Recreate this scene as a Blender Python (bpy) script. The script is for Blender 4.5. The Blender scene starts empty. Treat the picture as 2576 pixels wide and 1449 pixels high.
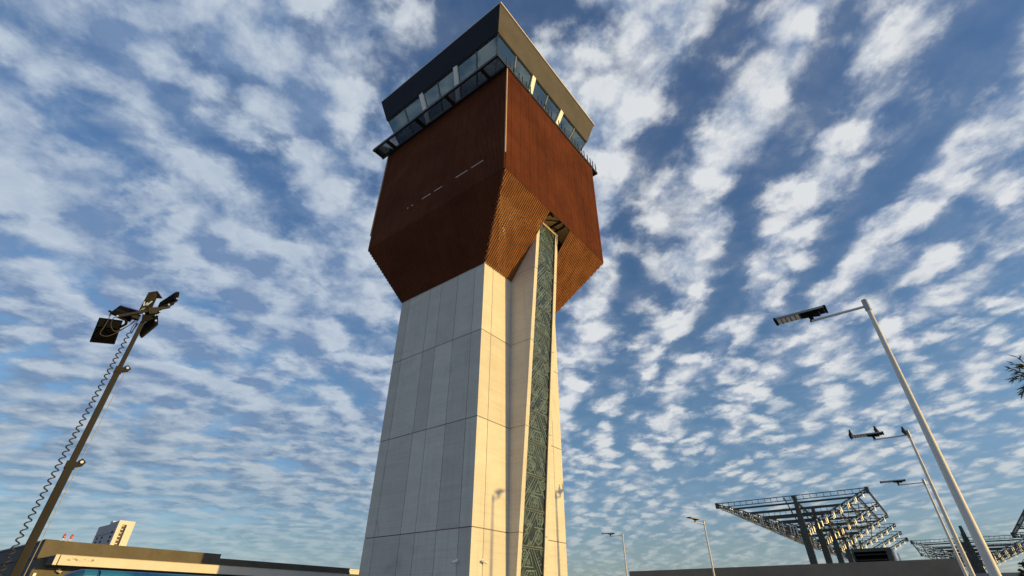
import bpy, math, random
from mathutils import Vector, Matrix
random.seed(7)
R = math.radians
scene = bpy.context.scene
col = scene.collection

# ------------------------------------------------------------------ camera, sky, sun, exposure
# world axes: X runs along the tower's sunlit face, Y along its shaded face, the near corner of its shaft is the origin
CAM = Vector((-17.677, -16.234, 1.6))
FX, FY = Vector((0.783, 0.622, 0)), Vector((0.622, -0.783, 0))       # level forward and right of the view
cam_d = bpy.data.cameras.new('camera'); cam = bpy.data.objects.new('camera', cam_d); col.objects.link(cam)
cam_d.sensor_width = 36; cam_d.lens = 1207.06 / 2576 * 36; cam_d.clip_end = 6000; cam_d.clip_start = 0.1
def cam_basis(pitch, roll, az):
    U = Vector((math.sin(az), math.cos(az), 0)); W = Vector((-math.cos(az), math.sin(az), 0))
    fw = Vector((0, math.cos(pitch), math.sin(pitch))); rt = Vector((1, 0, 0)); up = rt.cross(fw)
    r2 = math.cos(roll) * rt + math.sin(roll) * up; u2 = -math.sin(roll) * rt + math.cos(roll) * up
    cv = lambda v: Vector((v.dot(U), v.dot(W), v.z))
    return cv(r2), cv(u2), cv(fw)
_r, _u, _f = cam_basis(R(34.03634), R(0.519), R(38.46092))
M = Matrix((( _r.x, _u.x, -_f.x), (_r.y, _u.y, -_f.y), (_r.z, _u.z, -_f.z))).to_4x4()
M.translation = CAM
cam.matrix_world = M
scene.camera = cam
scene.view_settings.view_transform = 'Standard'; scene.view_settings.look = 'None'
scene.view_settings.exposure = 0.0; scene.view_settings.gamma = 1.0
scene.render.engine = 'CYCLES'; scene.cycles.max_bounces = 8

SUN_EL = R(5.8)
SUN_XY = Vector((0.296, -0.955)).normalized()
sd = Vector((SUN_XY.x * math.cos(SUN_EL), SUN_XY.y * math.cos(SUN_EL), math.sin(SUN_EL)))
sun_d = bpy.data.lights.new('sun', 'SUN'); sun = bpy.data.objects.new('sun', sun_d); col.objects.link(sun)
sun_d.energy = 4.7; sun_d.angle = R(0.5); sun_d.color = (1.0, 0.66, 0.19)
sun.rotation_euler = (-sd).to_track_quat('-Z', 'Y').to_euler()
sun.location = sd * 200

class NT:
    """small helper that writes node trees"""
    def __init__(s, tree): s.t = tree
    def n(s, kind, **kw):
        nd = s.t.nodes.new(kind)
        for k, v in kw.items(): setattr(nd, k, v)
        return nd
    def put(s, sock, v):
        if v is None: return
        if hasattr(v, 'default_value') or hasattr(v, 'is_linked'): s.t.links.new(v, sock)
        else:
            try: sock.default_value = v
            except Exception: sock.default_value = (*v, 1.0)
    def m(s, op, a, b=None, c=None, clamp=False):
        nd = s.n('ShaderNodeMath', operation=op, use_clamp=clamp)
        for i, v in enumerate((a, b, c)): s.put(nd.inputs[i], v)
        return nd.outputs[0]
    def noise(s, vec, scale, detail=4, rough=0.5, dist=0.0, lac=2.0):
        nd = s.n('ShaderNodeTexNoise')
        s.put(nd.inputs['Vector'], vec); s.put(nd.inputs['Scale'], scale); s.put(nd.inputs['Detail'], float(detail))
        s.put(nd.inputs['Roughness'], rough); s.put(nd.inputs['Distortion'], dist); s.put(nd.inputs['Lacunarity'], lac)
        return nd.outputs['Fac']
    def ramp(s, fac, stops, interp='LINEAR'):
        nd = s.n('ShaderNodeValToRGB'); r = nd.color_ramp; r.interpolation = interp
        while len(r.elements) < len(stops): r.elements.new(0.5)
        for e, (p, c) in zip(r.elements, stops):
            e.position = p; e.color = (*c, 1) if hasattr(c, '__len__') else (c, c, c, 1)
        s.put(nd.inputs[0], fac); return nd.outputs[0]
    def mix(s, fac, a, b, mode='MIX'):
        nd = s.n('ShaderNodeMix', data_type='RGBA', blend_type=mode)
        s.put(nd.inputs[0], fac); s.put(nd.inputs[6], a); s.put(nd.inputs[7], b); return nd.outputs[2]
    def mapr(s, v, a, b, c=0.0, d=1.0, smooth=False):
        nd = s.n('ShaderNodeMapRange', interpolation_type='SMOOTHSTEP' if smooth else 'LINEAR')
        for i, x in enumerate((v, a, b, c, d)): s.put(nd.inputs[i], x)
        return nd.outputs[0]
    def xyz(s, x, y, z):
        nd = s.n('ShaderNodeCombineXYZ')
        for i, v in enumerate((x, y, z)): s.put(nd.inputs[i], v)
        return nd.outputs[0]
    def vadd(s, a, b, op='ADD'):
        nd = s.n('ShaderNodeVectorMath', operation=op); s.put(nd.inputs[0], a); s.put(nd.inputs[1], b); return nd.outputs[0]

def build_world():
    w = bpy.data.worlds.new('World'); scene.world = w; w.use_nodes = True
    t = w.node_tree; t.nodes.clear(); g = NT(t)
    out = g.n('ShaderNodeOutputWorld'); bg = g.n('ShaderNodeBackground'); bg.inputs['Strength'].default_value = 0.1
    t.links.new(bg.outputs[0], out.inputs[0])
    sky = g.n('ShaderNodeTexSky', sky_type='NISHITA'); sky.sun_disc = False
    sky.sun_elevation = SUN_EL; sky.sun_rotation = math.atan2(SUN_XY.x, SUN_XY.y); sky.air_density = 1.0; sky.dust_density = 1.0; sky.ozone_density = 2.0
    co = g.n('ShaderNodeTexCoord').outputs['Generated']
    sep = g.n('ShaderNodeSeparateXYZ'); t.links.new(co, sep.inputs[0])
    x, y, z = sep.outputs
    zc = g.m('MAXIMUM', z, 0.0)
    zz = g.m('ADD', zc, 0.12)                                       # a little deck curvature
    px = g.m('DIVIDE', x, zz); py = g.m('DIVIDE', y, zz)          # where the view meets the cloud deck, in deck heights
    ca, sa = math.cos(R(38)), math.sin(R(38))
    q = g.m('ADD', g.m('MULTIPLY', px, ca), g.m('MULTIPLY', py, sa))     # along the cloud streets
    p = g.m('SUBTRACT', g.m('MULTIPLY', py, ca), g.m('MULTIPLY', px, sa))  # across them
    # clear air between cloud layers: blue of the sky by elevation, carried by the sky texture
    tint = g.ramp(zc, [(0.0, SKY[0]), (0.10, SKY[1]), (0.32, SKY[2]), (0.62, SKY[3]), (1.0, SKY[4])])
    clear = g.mix(1.0, sky.outputs[0], tint, 'MULTIPLY')
    qb = g.m('DIVIDE', q, g.m('ADD', 1.0, g.m('MULTIPLY', g.m('MAXIMUM', q, 0.0), 0.06)))
    pb = g.m('DIVIDE', p, g.m('ADD', 1.0, g.m('MULTIPLY', g.m('MAXIMUM', p, 0.0), 0.16)))   # the deck falls away with distance
    base = g.xyz(qb, pb, 0.0)
    wn = g.n('ShaderNodeTexNoise'); g.put(wn.inputs['Vector'], base); g.put(wn.inputs['Scale'], 2.6); g.put(wn.inputs['Detail'], 3.0)
    warp = g.vadd(wn.outputs['Color'], (0.5, 0.5, 0.5), 'SUBTRACT')
    wsep = g.n('ShaderNodeSeparateXYZ'); t.links.new(warp, wsep.inputs[0])
    pw = g.m('ADD', p, g.m('MULTIPLY', wsep.outputs[1], 0.34))
    # streets of cloud: where across the deck they lie
    band = g.ramp(g.mapr(pw, -2.2, 2.4), [((c + 2.2) / 4.6, v) for c, v in STREETS], 'EASE')
    left = g.mapr(p, -0.45, 0.75, 0.0, 1.0, True)                       # the deck is thicker and softer towards +p
    far = g.mapr(q, 0.9, 2.1, 0.0, 1.0, True)
    def dens(off):
        b0 = g.vadd(base, off)
        bw = g.vadd(b0, g.vadd(warp, (0.16, 0.18, 0), 'MULTIPLY'))
        # ragged puffs: rounded cells pushed about by finer noise
        fw = g.n('ShaderNodeTexNoise'); g.put(fw.inputs['Vector'], b0); g.put(fw.inputs['Scale'], 13.0); g.put(fw.inputs['Detail'], 4.0); g.put(fw.inputs['Roughness'], 0.6)
        bp = g.vadd(bw, g.vadd(g.vadd(fw.outputs['Color'], (0.5, 0.5, 0.5), 'SUBTRACT'), (0.15, 0.15, 0), 'MULTIPLY'))
        vo = g.n('ShaderNodeTexVoronoi', feature='SMOOTH_F1'); g.put(vo.inputs['Vector'], g.vadd(bp, CELL, 'MULTIPLY')); vo.inputs['Scale'].default_value = 11.0; vo.inputs['Smoothness'].default_value = 0.35
        puff = g.m('SUBTRACT', 0.95, g.m('MULTIPLY', vo.outputs['Distance'], 1.05))
        big = g.noise(g.vadd(bw, (0.8, 1.0, 1.0), 'MULTIPLY'), 2.3, 2, 0.5, 0.1)
        fine = g.noise(bw, 9.5, 7, 0.64, 0.2)
        e = g.m('ADD', g.m('MULTIPLY', puff, PUFF), g.m('MULTIPLY', fine, FINE))
        return g.m('ADD', g.m('MULTIPLY', big, 0.45), e)
    d0 = dens((0.0, 0.0, 0.0))
    sx, sy = SUN_XY
    so = (sx * ca + sy * sa, sy * ca - sx * sa)
    d1 = dens((so[0] * 0.07, so[1] * 0.07, 0.0))
    bw_ = g.m('MULTIPLY', g.m('SUBTRACT', BANDW, g.m('MULTIPLY', left, 0.10)), g.m('SUBTRACT', 1.0, g.m('MULTIPLY', far, 0.6)))
    bandw = g.m('MULTIPLY', g.m('SUBTRACT', band, 0.5), bw_)
    fwd = g.m('ADD', g.m('MULTIPLY', x, FX.x), g.m('MULTIPLY', y, FX.y))
    back = g.mapr(fwd, -0.55, -0.15, 0.13, 0.0, True)                 # cover thinned out of view behind the camera, dims fill on shaded faces
    cov = g.m('ADD', g.m('ADD', d0, bandw), g.m('SUBTRACT', g.m('MULTIPLY', left, 0.135), back))
    a = g.mapr(cov, 0.48, g.m('SUBTRACT', 0.81, g.m('MULTIPLY', left, 0.04)), 0.0, 1.0, True)
    lit = g.m('SUBTRACT', d0, d1)
    litf = g.mapr(lit, -0.15, 0.15, 0.0, 1.0)
    thick = g.mapr(cov, 0.62, 0.98, 0.0, 1.0, True)
    # sun side white, far side and thick middles grey blue
    bright = g.m('ADD', g.m('MULTIPLY', litf, 0.90), g.m('MULTIPLY', g.m('SUBTRACT', 1.0, left), 0.20))
    bright = g.m('ADD', bright, g.m('MULTIPLY', g.m('SUBTRACT', g.noise(base, 19.0, 4, 0.6, 0.3), 0.5), 0.7))
    bright = g.m('SUBTRACT', bright, g.m('MULTIPLY', g.m('MULTIPLY', thick, left), 0.15), clamp=True)
    lowz = g.mapr(zc, 0.08, 0.40, 0.0, 1.0, True)
    shade = g.mix(lowz, CL_SHADE_LOW, CL_SHADE)
    white = g.mix(lowz, g.mix(left, CL_LIT_LOW, CL_LIT_LOW_LEFT), g.mix(left, CL_LIT, CL_LIT_LEFT))
    cloud = g.mix(bright, shade, white)
    al = g.m('MULTIPLY', a, g.mapr(zc, 0.05, 0.22, 0.35, 1.0, True))
    al = g.m('ADD', g.m('MULTIPLY', al, 0.86), g.mapr(cov, 0.25, 0.6, 0.02, 0.10))
    fin = g.mix(al, clear, cloud)
    below = g.mapr(z, -0.03, 0.0, 0.0, 1.0)
    fin = g.mix(below, (1.6, 1.7, 1.8), fin)
    t.links.new(fin, bg.inputs[0])

SKY = [(1.55, 1.85, 3.3), (1.5, 1.65, 2.15), (1.5, 1.8, 2.15), (1.4, 1.72, 2.2), (1.75, 1.95, 2.5)]
STREETS = [(-2.2, .5), (-1.9, .6), (-1.6, .5), (-1.4, .4), (-1.2, .65), (-1.06, .3), (-.95, .95), (-.84, .08), (-.665, .9), (-.57, .08), (-.49, .95), (-.345, .05), (-.25, .85), (-.12, .4), (0.0, .5), (.15, .25), (.28, .35), (.45, .7), (.58, .3), (.76, .85), (.93, .2), (1.1, 1.0), (1.25, .4), (1.4, .95), (1.6, .45), (1.85, .8), (2.1, .5), (2.4, .6)]
BANDW = 0.40
CELL = (1.0, 0.85, 1.0); PUFF = 0.42; FINE = 0.42
CL_LIT, CL_LIT_LEFT, CL_SHADE = (7.6, 7.8, 8.0), (5.5, 6.3, 7.2), (1.75, 2.7, 4.5)
CL_LIT_LOW, CL_LIT_LOW_LEFT, CL_SHADE_LOW = (6.0, 6.4, 6.5), (4.9, 5.5, 5.9), (1.75, 2.7, 3.8)
build_world()

# ------------------------------------------------------------------ materials
MAT = {}
def mat(name, base, rough=0.7, metal=0.0, var=0.15, scale=3.0, stretch=(1, 1, 1), bump=0.0, bscale=30.0, spec=0.4, second=None, rvar=0.08, dist=0.3):
    m = bpy.data.materials.new(name); m.use_nodes = True
    t = m.node_tree; g = NT(t); b = t.nodes['Principled BSDF']
    co = g.n('ShaderNodeTexCoord').outputs['Object']
    st = g.vadd(co, stretch, 'MULTIPLY')
    n1 = g.noise(st, scale, 5, 0.6, dist)
    n2 = g.noise(st, scale * 6.3, 3, 0.55)
    f = g.m('ADD', g.m('MULTIPLY', n1, 0.7), g.m('MULTIPLY', n2, 0.3))
    lo = tuple(c * (1 - var) for c in base); hi = tuple(min(1, c * (1 + var)) for c in base) if second is None else second
    g.put(b.inputs['Base Color'], g.ramp(f, [(0.32, lo), (0.68, hi)]))
    b.inputs['Metallic'].default_value = metal
    g.put(b.inputs['Roughness'], g.mapr(n2, 0.3, 0.7, max(0.03, rough - rvar), min(1, rough + rvar)))
    b.inputs['Specular IOR Level'].default_value = spec
    if bump:
        bn = g.n('ShaderNodeBump'); bn.inputs['Strength'].default_value = bump; bn.inputs['Distance'].default_value = 0.02
        g.put(bn.inputs['Height'], g.noise(st, bscale, 4, 0.6)); t.links.new(bn.outputs[0], b.inputs['Normal'])
    MAT[name] = m
    return m
def glass(name, tint, through, rough=0.02, base_reflect=0.12):
    m = bpy.data.materials.new(name); m.use_nodes = True; t = m.node_tree; t.nodes.clear(); g = NT(t)
    out = g.n('ShaderNodeOutputMaterial'); tr = g.n('ShaderNodeBsdfTransparent'); gl = g.n('ShaderNodeBsdfGlossy')
    tr.inputs[0].default_value = (*tint, 1); gl.inputs['Roughness'].default_value = rough; gl.inputs[0].default_value = (0.66, 0.78, 0.74, 1)
    co = g.n('ShaderNodeTexCoord').outputs['Object']
    bn = g.n('ShaderNodeBump'); bn.inputs['Strength'].default_value = 0.05; g.put(bn.inputs['Height'], g.noise(co, 0.8, 2, 0.5)); t.links.new(bn.outputs[0], gl.inputs['Normal'])
    fr = g.n('ShaderNodeFresnel'); fr.inputs[0].default_value = 1.5
    fac = g.m('ADD', g.m('MULTIPLY', fr.outputs[0], 1.0 - base_reflect), base_reflect, clamp=True)
    mx = g.n('ShaderNodeMixShader'); g.put(mx.inputs[0], fac); t.links.new(tr.outputs[0], mx.inputs[1]); t.links.new(gl.outputs[0], mx.inputs[2])
    if through < 1:
        df = g.n('ShaderNodeBsdfDiffuse'); df.inputs[0].default_value = (*[c * 0.12 for c in tint], 1)
        m2 = g.n('ShaderNodeMixShader'); m2.inputs[0].default_value = 1 - through
        t.links.new(mx.outputs[0], m2.inputs[1]); t.links.new(df.outputs[0], m2.inputs[2]); mx = m2
    t.links.new(mx.outputs[0], out.inputs[0]); MAT[name] = m
    return m

def concrete(name, c):
    """precast panel: cloudy tone, board marks, rain streaks and a few darker stains"""
    m = mat(name, (c, c * 0.965, c * 0.88), 0.85, var=0.09, scale=0.5, stretch=(1, 1, 2.2), bump=0.12, bscale=9)
    t = m.node_tree; g = NT(t); b = t.nodes['Principled BSDF']; src = b.inputs['Base Color'].links[0].from_socket
    co = g.n('ShaderNodeTexCoord').outputs['Object']
    streak = g.mapr(g.noise(g.vadd(co, (3.4, 3.4, 0.10), 'MULTIPLY'), 1.0, 4, 0.65), 0.50, 0.80, 0.0, 0.13, True)
    blot = g.mapr(g.noise(g.vadd(co, (1.0, 1.0, 0.7), 'MULTIPLY'), 0.62, 5, 0.62, 0.8), 0.58, 0.78, 0.0, 0.20, True)
    line = g.mapr(g.noise(g.vadd(co, (0.25, 0.25, 14.0), 'MULTIPLY'), 1.0, 2, 0.5), 0.45, 0.75, 0.0, 0.10)
    f = g.m('SUBTRACT', 1.0, g.m('ADD', g.m('MAXIMUM', streak, blot), line))
    v = g.vadd(src, g.xyz(f, f, f), 'MULTIPLY'); g.put(b.inputs['Base Color'], v)
for i, c in enumerate((0.60, 0.53, 0.635, 0.565)): concrete('concrete_%d' % i, c)
mat('joint', (0.20, 0.155, 0.13), 0.9)
concrete('fin_concrete', 0.585)
mat('rust', (0.128, 0.039, 0.021), 0.9, var=0.3, dist=0.0, scale=0.35, stretch=(1, 1, 1), bump=0.2, bscale=12, spec=0.08, second=(0.172, 0.054, 0.025))
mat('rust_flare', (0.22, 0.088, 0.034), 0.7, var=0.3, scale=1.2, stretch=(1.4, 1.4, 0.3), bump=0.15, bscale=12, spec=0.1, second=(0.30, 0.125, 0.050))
mat('rust_dark', (0.060, 0.020, 0.014), 0.9, var=0.25, scale=1.0, stretch=(1, 1, 0.3), spec=0.05)
mat('rust_trim', (0.42, 0.30, 0.20), 0.6)
mat('fascia', (0.092, 0.088, 0.090), 0.8, var=0.14, scale=0.7, bump=0.15, bscale=6, spec=0.04)
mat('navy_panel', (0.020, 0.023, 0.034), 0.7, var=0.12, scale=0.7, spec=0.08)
mat('coping', (0.62, 0.58, 0.52), 0.6)
mat('black_steel', (0.018, 0.018, 0.020), 0.5, var=0.2, scale=4)
mat('white_paint', (0.78, 0.77, 0.74), 0.5, var=0.05, scale=2)
mat('cab_inside', (0.34, 0.34, 0.28), 0.9, var=0.15)
mat('cab_core', (0.45, 0.42, 0.33), 0.9, var=0.15)
mat('blind', (0.70, 0.66, 0.54), 0.9, var=0.05)
mat('mullion', (0.10, 0.105, 0.10), 0.4, metal=0.5)
mat('mullion_light', (0.34, 0.33, 0.30), 0.45, metal=0.3)
mat('etched', (0.019, 0.033, 0.042), 0.30, var=0.35, scale=1.6, spec=0.4)
mat('etch_line', (0.100, 0.165, 0.195), 0.5, var=0.15, scale=3)
mat('etch_mid', (0.044, 0.075, 0.085), 0.4, var=0.15, scale=3)
mat('soffit', (0.80, 0.70, 0.50), 0.9, var=0.08, scale=1)
mat('lamp_pole', (0.60, 0.60, 0.59), 0.5, metal=0.0, var=0.05, scale=1.5, stretch=(1, 1, 0.1), rvar=0.0, spec=0.3)
mat('lamp_black', (0.005, 0.005, 0.006), 0.6, var=0.2, spec=0.12)  # near black, taken lower so the floodlights look shaded
mat('lamp_panel', (0.85, 0.83, 0.78), 0.35, var=0.05)
mat('lamp_body', (0.30, 0.33, 0.35), 0.4, metal=0.4, var=0.08)
mat('galv_dark', (0.020, 0.0195, 0.0205), 0.55, var=0.3, scale=3, stretch=(1, 1, 0.15), spec=0.14)  # base colour darkened to carry shade on the light tower mast
mat('cable', (0.035, 0.036, 0.042), 0.6)
mat('wire', (0.30, 0.28, 0.25), 0.5, metal=0.6)
mat('bolt', (0.75, 0.72, 0.66), 0.25, metal=0.9, var=0.05)
mat('stucco', (0.115, 0.105, 0.085), 0.95, var=0.22, scale=1.1, bump=0.35, bscale=14)
mat('canopy_cream', (0.60, 0.585, 0.54), 0.8, var=0.07, scale=1.2, bump=0.1, bscale=10)
mat('stain', (0.42, 0.38, 0.34), 0.9, var=0.2, scale=6)
mat('wall_dark', (0.075, 0.078, 0.082), 0.9, var=0.1)
mat('soffit_dark', (0.035, 0.03, 0.028), 0.9)
mat('flashing', (0.10, 0.10, 0.10), 0.6)
mat('hotel_white', (0.62, 0.60, 0.56), 0.8, var=0.04, scale=0.1)
mat('hotel_grey', (0.36, 0.37, 0.39), 0.8, var=0.06, scale=0.05)
mat('hotel_dark', (0.07, 0.065, 0.07), 0.7, var=0.15, scale=0.2)
mat('window_dark', (0.028, 0.03, 0.036), 0.7, var=0.2, scale=0.5, spec=0.1)
mat('red_glass', (0.55, 0.05, 0.07), 0.2, var=0.15, spec=0.6)
mat('blue_paint', (0.012, 0.135, 0.30), 0.32, var=0.12, scale=1.2, spec=0.5)
mat('blue_dark', (0.010, 0.06, 0.17), 0.4, var=0.12, scale=1.2)
mat('cutout_sky', (0.30, 0.40, 0.62), 0.8)
mat('rubber', (0.02, 0.02, 0.02), 0.85)
mat('right_wall', (0.21, 0.185, 0.155), 0.92, var=0.16, scale=0.4, bump=0.25, bscale=5)
mat('grey_block', (0.25, 0.26, 0.26), 0.9, var=0.1)
mat('steel_green', (0.080, 0.090, 0.085), 0.6, metal=0.0, spec=0.15, var=0.15, scale=1.5)
mat('steel_plate', (0.80, 0.78, 0.74), 0.4, var=0.05)
mat('bark', (0.07, 0.052, 0.038), 0.95, var=0.3, scale=6)
mat('leaf', (0.06, 0.085, 0.04), 0.6, var=0.4, scale=9, second=(0.13, 0.15, 0.08))
mat('leaf_brown', (0.045, 0.036, 0.018), 0.8, var=0.4, scale=2, second=(0.10, 0.075, 0.035))
mat('feather', (0.028, 0.027, 0.030), 0.8, var=0.3, scale=20)
mat('asphalt', (0.26, 0.25, 0.235), 0.95, var=0.2, scale=0.4, bump=0.3, bscale=60)
glass('cab_glass', (0.60, 0.70, 0.66), 1.0, base_reflect=0.20)
glass('floor_glass', (0.55, 0.55, 0.58), 0.97, base_reflect=0.03)

# ------------------------------------------------------------------ mesh helpers
class MB:
    def __init__(s): s.v = []; s.f = []; s.mi = []; s.sm = []
    def add(s, vs, fs, mi=0, smooth=False):
        o = len(s.v); s.v += [Vector(v) for v in vs]; s.f += [tuple(i + o for i in f) for f in fs]
        s.mi += [mi] * len(fs); s.sm += [smooth] * len(fs); return s
    def box(s, a, b, mi=0):
        x0, y0, z0 = a; x1, y1, z1 = b
        return s.hexa([(x0, y0, z0), (x1, y0, z0), (x1, y1, z0), (x0, y1, z0)], [(x0, y0, z1), (x1, y0, z1), (x1, y1, z1), (x0, y1, z1)], mi)
    def hexa(s, lo, hi, mi=0):
        return s.add(list(lo) + list(hi), [(3, 2, 1, 0), (4, 5, 6, 7), (0, 1, 5, 4), (1, 2, 6, 5), (2, 3, 7, 6), (3, 0, 4, 7)], mi)
    def beam(s, p, q, w, h, mi=0, up=(0, 0, 1)):
        p = Vector(p); q = Vector(q); d = (q - p).normalized(); up = Vector(up)
        if abs(d.dot(up)) > 0.98: up = Vector((1, 0, 0))
        sx = d.cross(up).normalized() * (w / 2); sy = sx.cross(d).normalized() * (h / 2)
        return s.hexa([p - sx - sy, p + sx - sy, p + sx + sy, p - sx + sy], [q - sx - sy, q + sx - sy, q + sx + sy, q - sx + sy], mi)
    def tube(s, pts, rad, n=10, mi=0, caps=True):
        pts = [Vector(p) for p in pts]; rad = rad if hasattr(rad, '__len__') else [rad] * len(pts)
        rings = []; ref = None
        for i, p in enumerate(pts):
            d = (pts[min(i + 1, len(pts) - 1)] - pts[max(i - 1, 0)]).normalized()
            if ref is None: ref = Vector((0, 0, 1)) if abs(d.z) < 0.9 else Vector((1, 0, 0))
            a = d.cross(ref).normalized(); b = d.cross(a).normalized(); ref = -(d.cross(a).cross(a)) if False else ref
            rings.append([p + (a * math.cos(2 * math.pi * k / n) + b * math.sin(2 * math.pi * k / n)) * rad[i] for k in range(n)])
        vs = [v for r in rings for v in r]
        fs = [(i * n + k, i * n + (k + 1) % n, (i + 1) * n + (k + 1) % n, (i + 1) * n + k) for i in range(len(pts) - 1) for k in range(n)]
        s.add(vs, fs, mi, True)
        if caps:
            s.add(rings[0], [tuple(range(n))], mi); s.add(rings[-1], [tuple(reversed(range(n)))], mi)
        return s
    def slab(s, poly, off, mi=0):
        """polygon given by 3-D points, given thickness along the vector off"""
        off = Vector(off); n = len(poly); p = [Vector(v) for v in poly]
        return s.add(p + [v + off for v in p], [tuple(reversed(range(n))), tuple(range(n, 2 * n))] + [(i, (i + 1) % n, n + (i + 1) % n, n + i) for i in range(n)], mi)
    def build(s, name, mats, parent=None, bevel=0.0, loc=None):
        me = bpy.data.meshes.new(name)
        org = Vector(loc) if loc is not None else (Vector(parent['_org']) if parent is not None and '_org' in parent else Vector((0, 0, 0)))
        me.from_pydata([v - org for v in s.v], [], s.f)
        mats = mats if isinstance(mats, (list, tuple)) else [mats]
        for m in mats: me.materials.append(MAT[m])
        me.polygons.foreach_set('material_index', s.mi); me.polygons.foreach_set('use_smooth', s.sm)
        import bmesh
        bm = bmesh.new(); bm.from_mesh(me); bmesh.ops.recalc_face_normals(bm, faces=bm.faces); bm.to_mesh(me); bm.free()
        me.update()
        o = bpy.data.objects.new(name, me); col.objects.link(o)
        if parent is not None: o.parent = parent
        else: o.location = org
        if bevel:
            b = o.modifiers.new('bevel', 'BEVEL'); b.width = bevel; b.segments = 2; b.limit_method = 'ANGLE'
        return o
def thing(name, label, cat, loc=(0, 0, 0), group=None):
    o = bpy.data.objects.new(name, None); col.objects.link(o); o.location = loc
    o['label'] = label; o['category'] = cat; o['_org'] = tuple(loc)
    if group: o['group'] = group
    return o
def tag(o, label, cat, group=None):
    o['label'] = label; o['category'] = cat
    if group: o['group'] = group
    return o
def sub(o, org): o['_org'] = tuple(org); return o       # parts keep their thing's origin for their own sub-parts
def copy_tree(o, parent=None):
    c = o.copy(); col.objects.link(c)
    if parent is not None: c.parent = parent
    for ch in list(o.children): copy_tree(ch, c)
    return c
def lerp(a, b, t): return Vector(a).lerp(Vector(b), t)

# ------------------------------------------------------------------ ground
g = MB(); g.add([(-2500, -2500, 0), (2500, -2500, 0), (2500, 2500, 0), (-2500, 2500, 0)], [(0, 1, 2, 3)])
o = g.build('ground', 'asphalt'); o['kind'] = 'structure'

# ------------------------------------------------------------------ control tower
SU, SW = 7.80, 7.70                       # shaft
KU, KW, UR, WL = -2.18, -3.27, 9.98, 9.93  # screen box
ZB, ZF, ZT = 19.67, 24.10, 34.80
FL, FR = 2.64, 5.12                       # stair fin
JZ = [0.0, 4.79, 9.90, 14.96, 20.02]
T = thing('control_tower', 'tall airport control tower, pale concrete shaft under a rust brown louvred box and glass cab', 'control tower')

def build_shaft():
    m = MB(); d = 0.03; gp = 0.016
    m.box((d, d, 0), (SU - d, SW - d, ZT), 4)
    vl = [0, .79, 2.26, 3.75, 4.84, 6.88, SW]
    vr = [0, .83, FL]; vr2 = [FR, 6.90, SU]
    vb = [0, 1.9, 3.9, 5.9, SU]
    rng = random.Random(3)
    for z0, z1 in zip(JZ, JZ[1:]):
        za, zb_ = z0 + (0.022 if z0 else 0), z1 - 0.022
        for a, b in zip(vl, vl[1:]):
            aa = a + (0 if a == 0 else gp); bb = b - (0 if b == SW else gp)
            m.box((0, aa + (d if a == 0 else 0), za), (d + .002, bb, zb_), rng.choice((0, 1, 2, 3)))
            m.box((SU - d - .002, aa + (d if a == 0 else 0), za), (SU, bb, zb_), rng.choice((0, 1, 2, 3)))
        for vs in (vr, vr2):
            for a, b in zip(vs, vs[1:]):
                m.box((a + (gp if a not in (0, FR) else 0), 0, za), (b - (gp if b not in (SU, FL) else 0), d + .002, zb_), rng.choice((0, 0, 3)))
        for a, b in zip(vb, vb[1:]):
            m.box((a + (gp if a else d + .004), SW - d - .002, za), (b - (gp if b < SU else d + .004), SW, zb_), rng.choice((0, 1, 2)))
    return m.build('shaft', ['concrete_0', 'concrete_1', 'concrete_2', 'concrete_3', 'joint'], T)
build_shaft()

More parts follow.
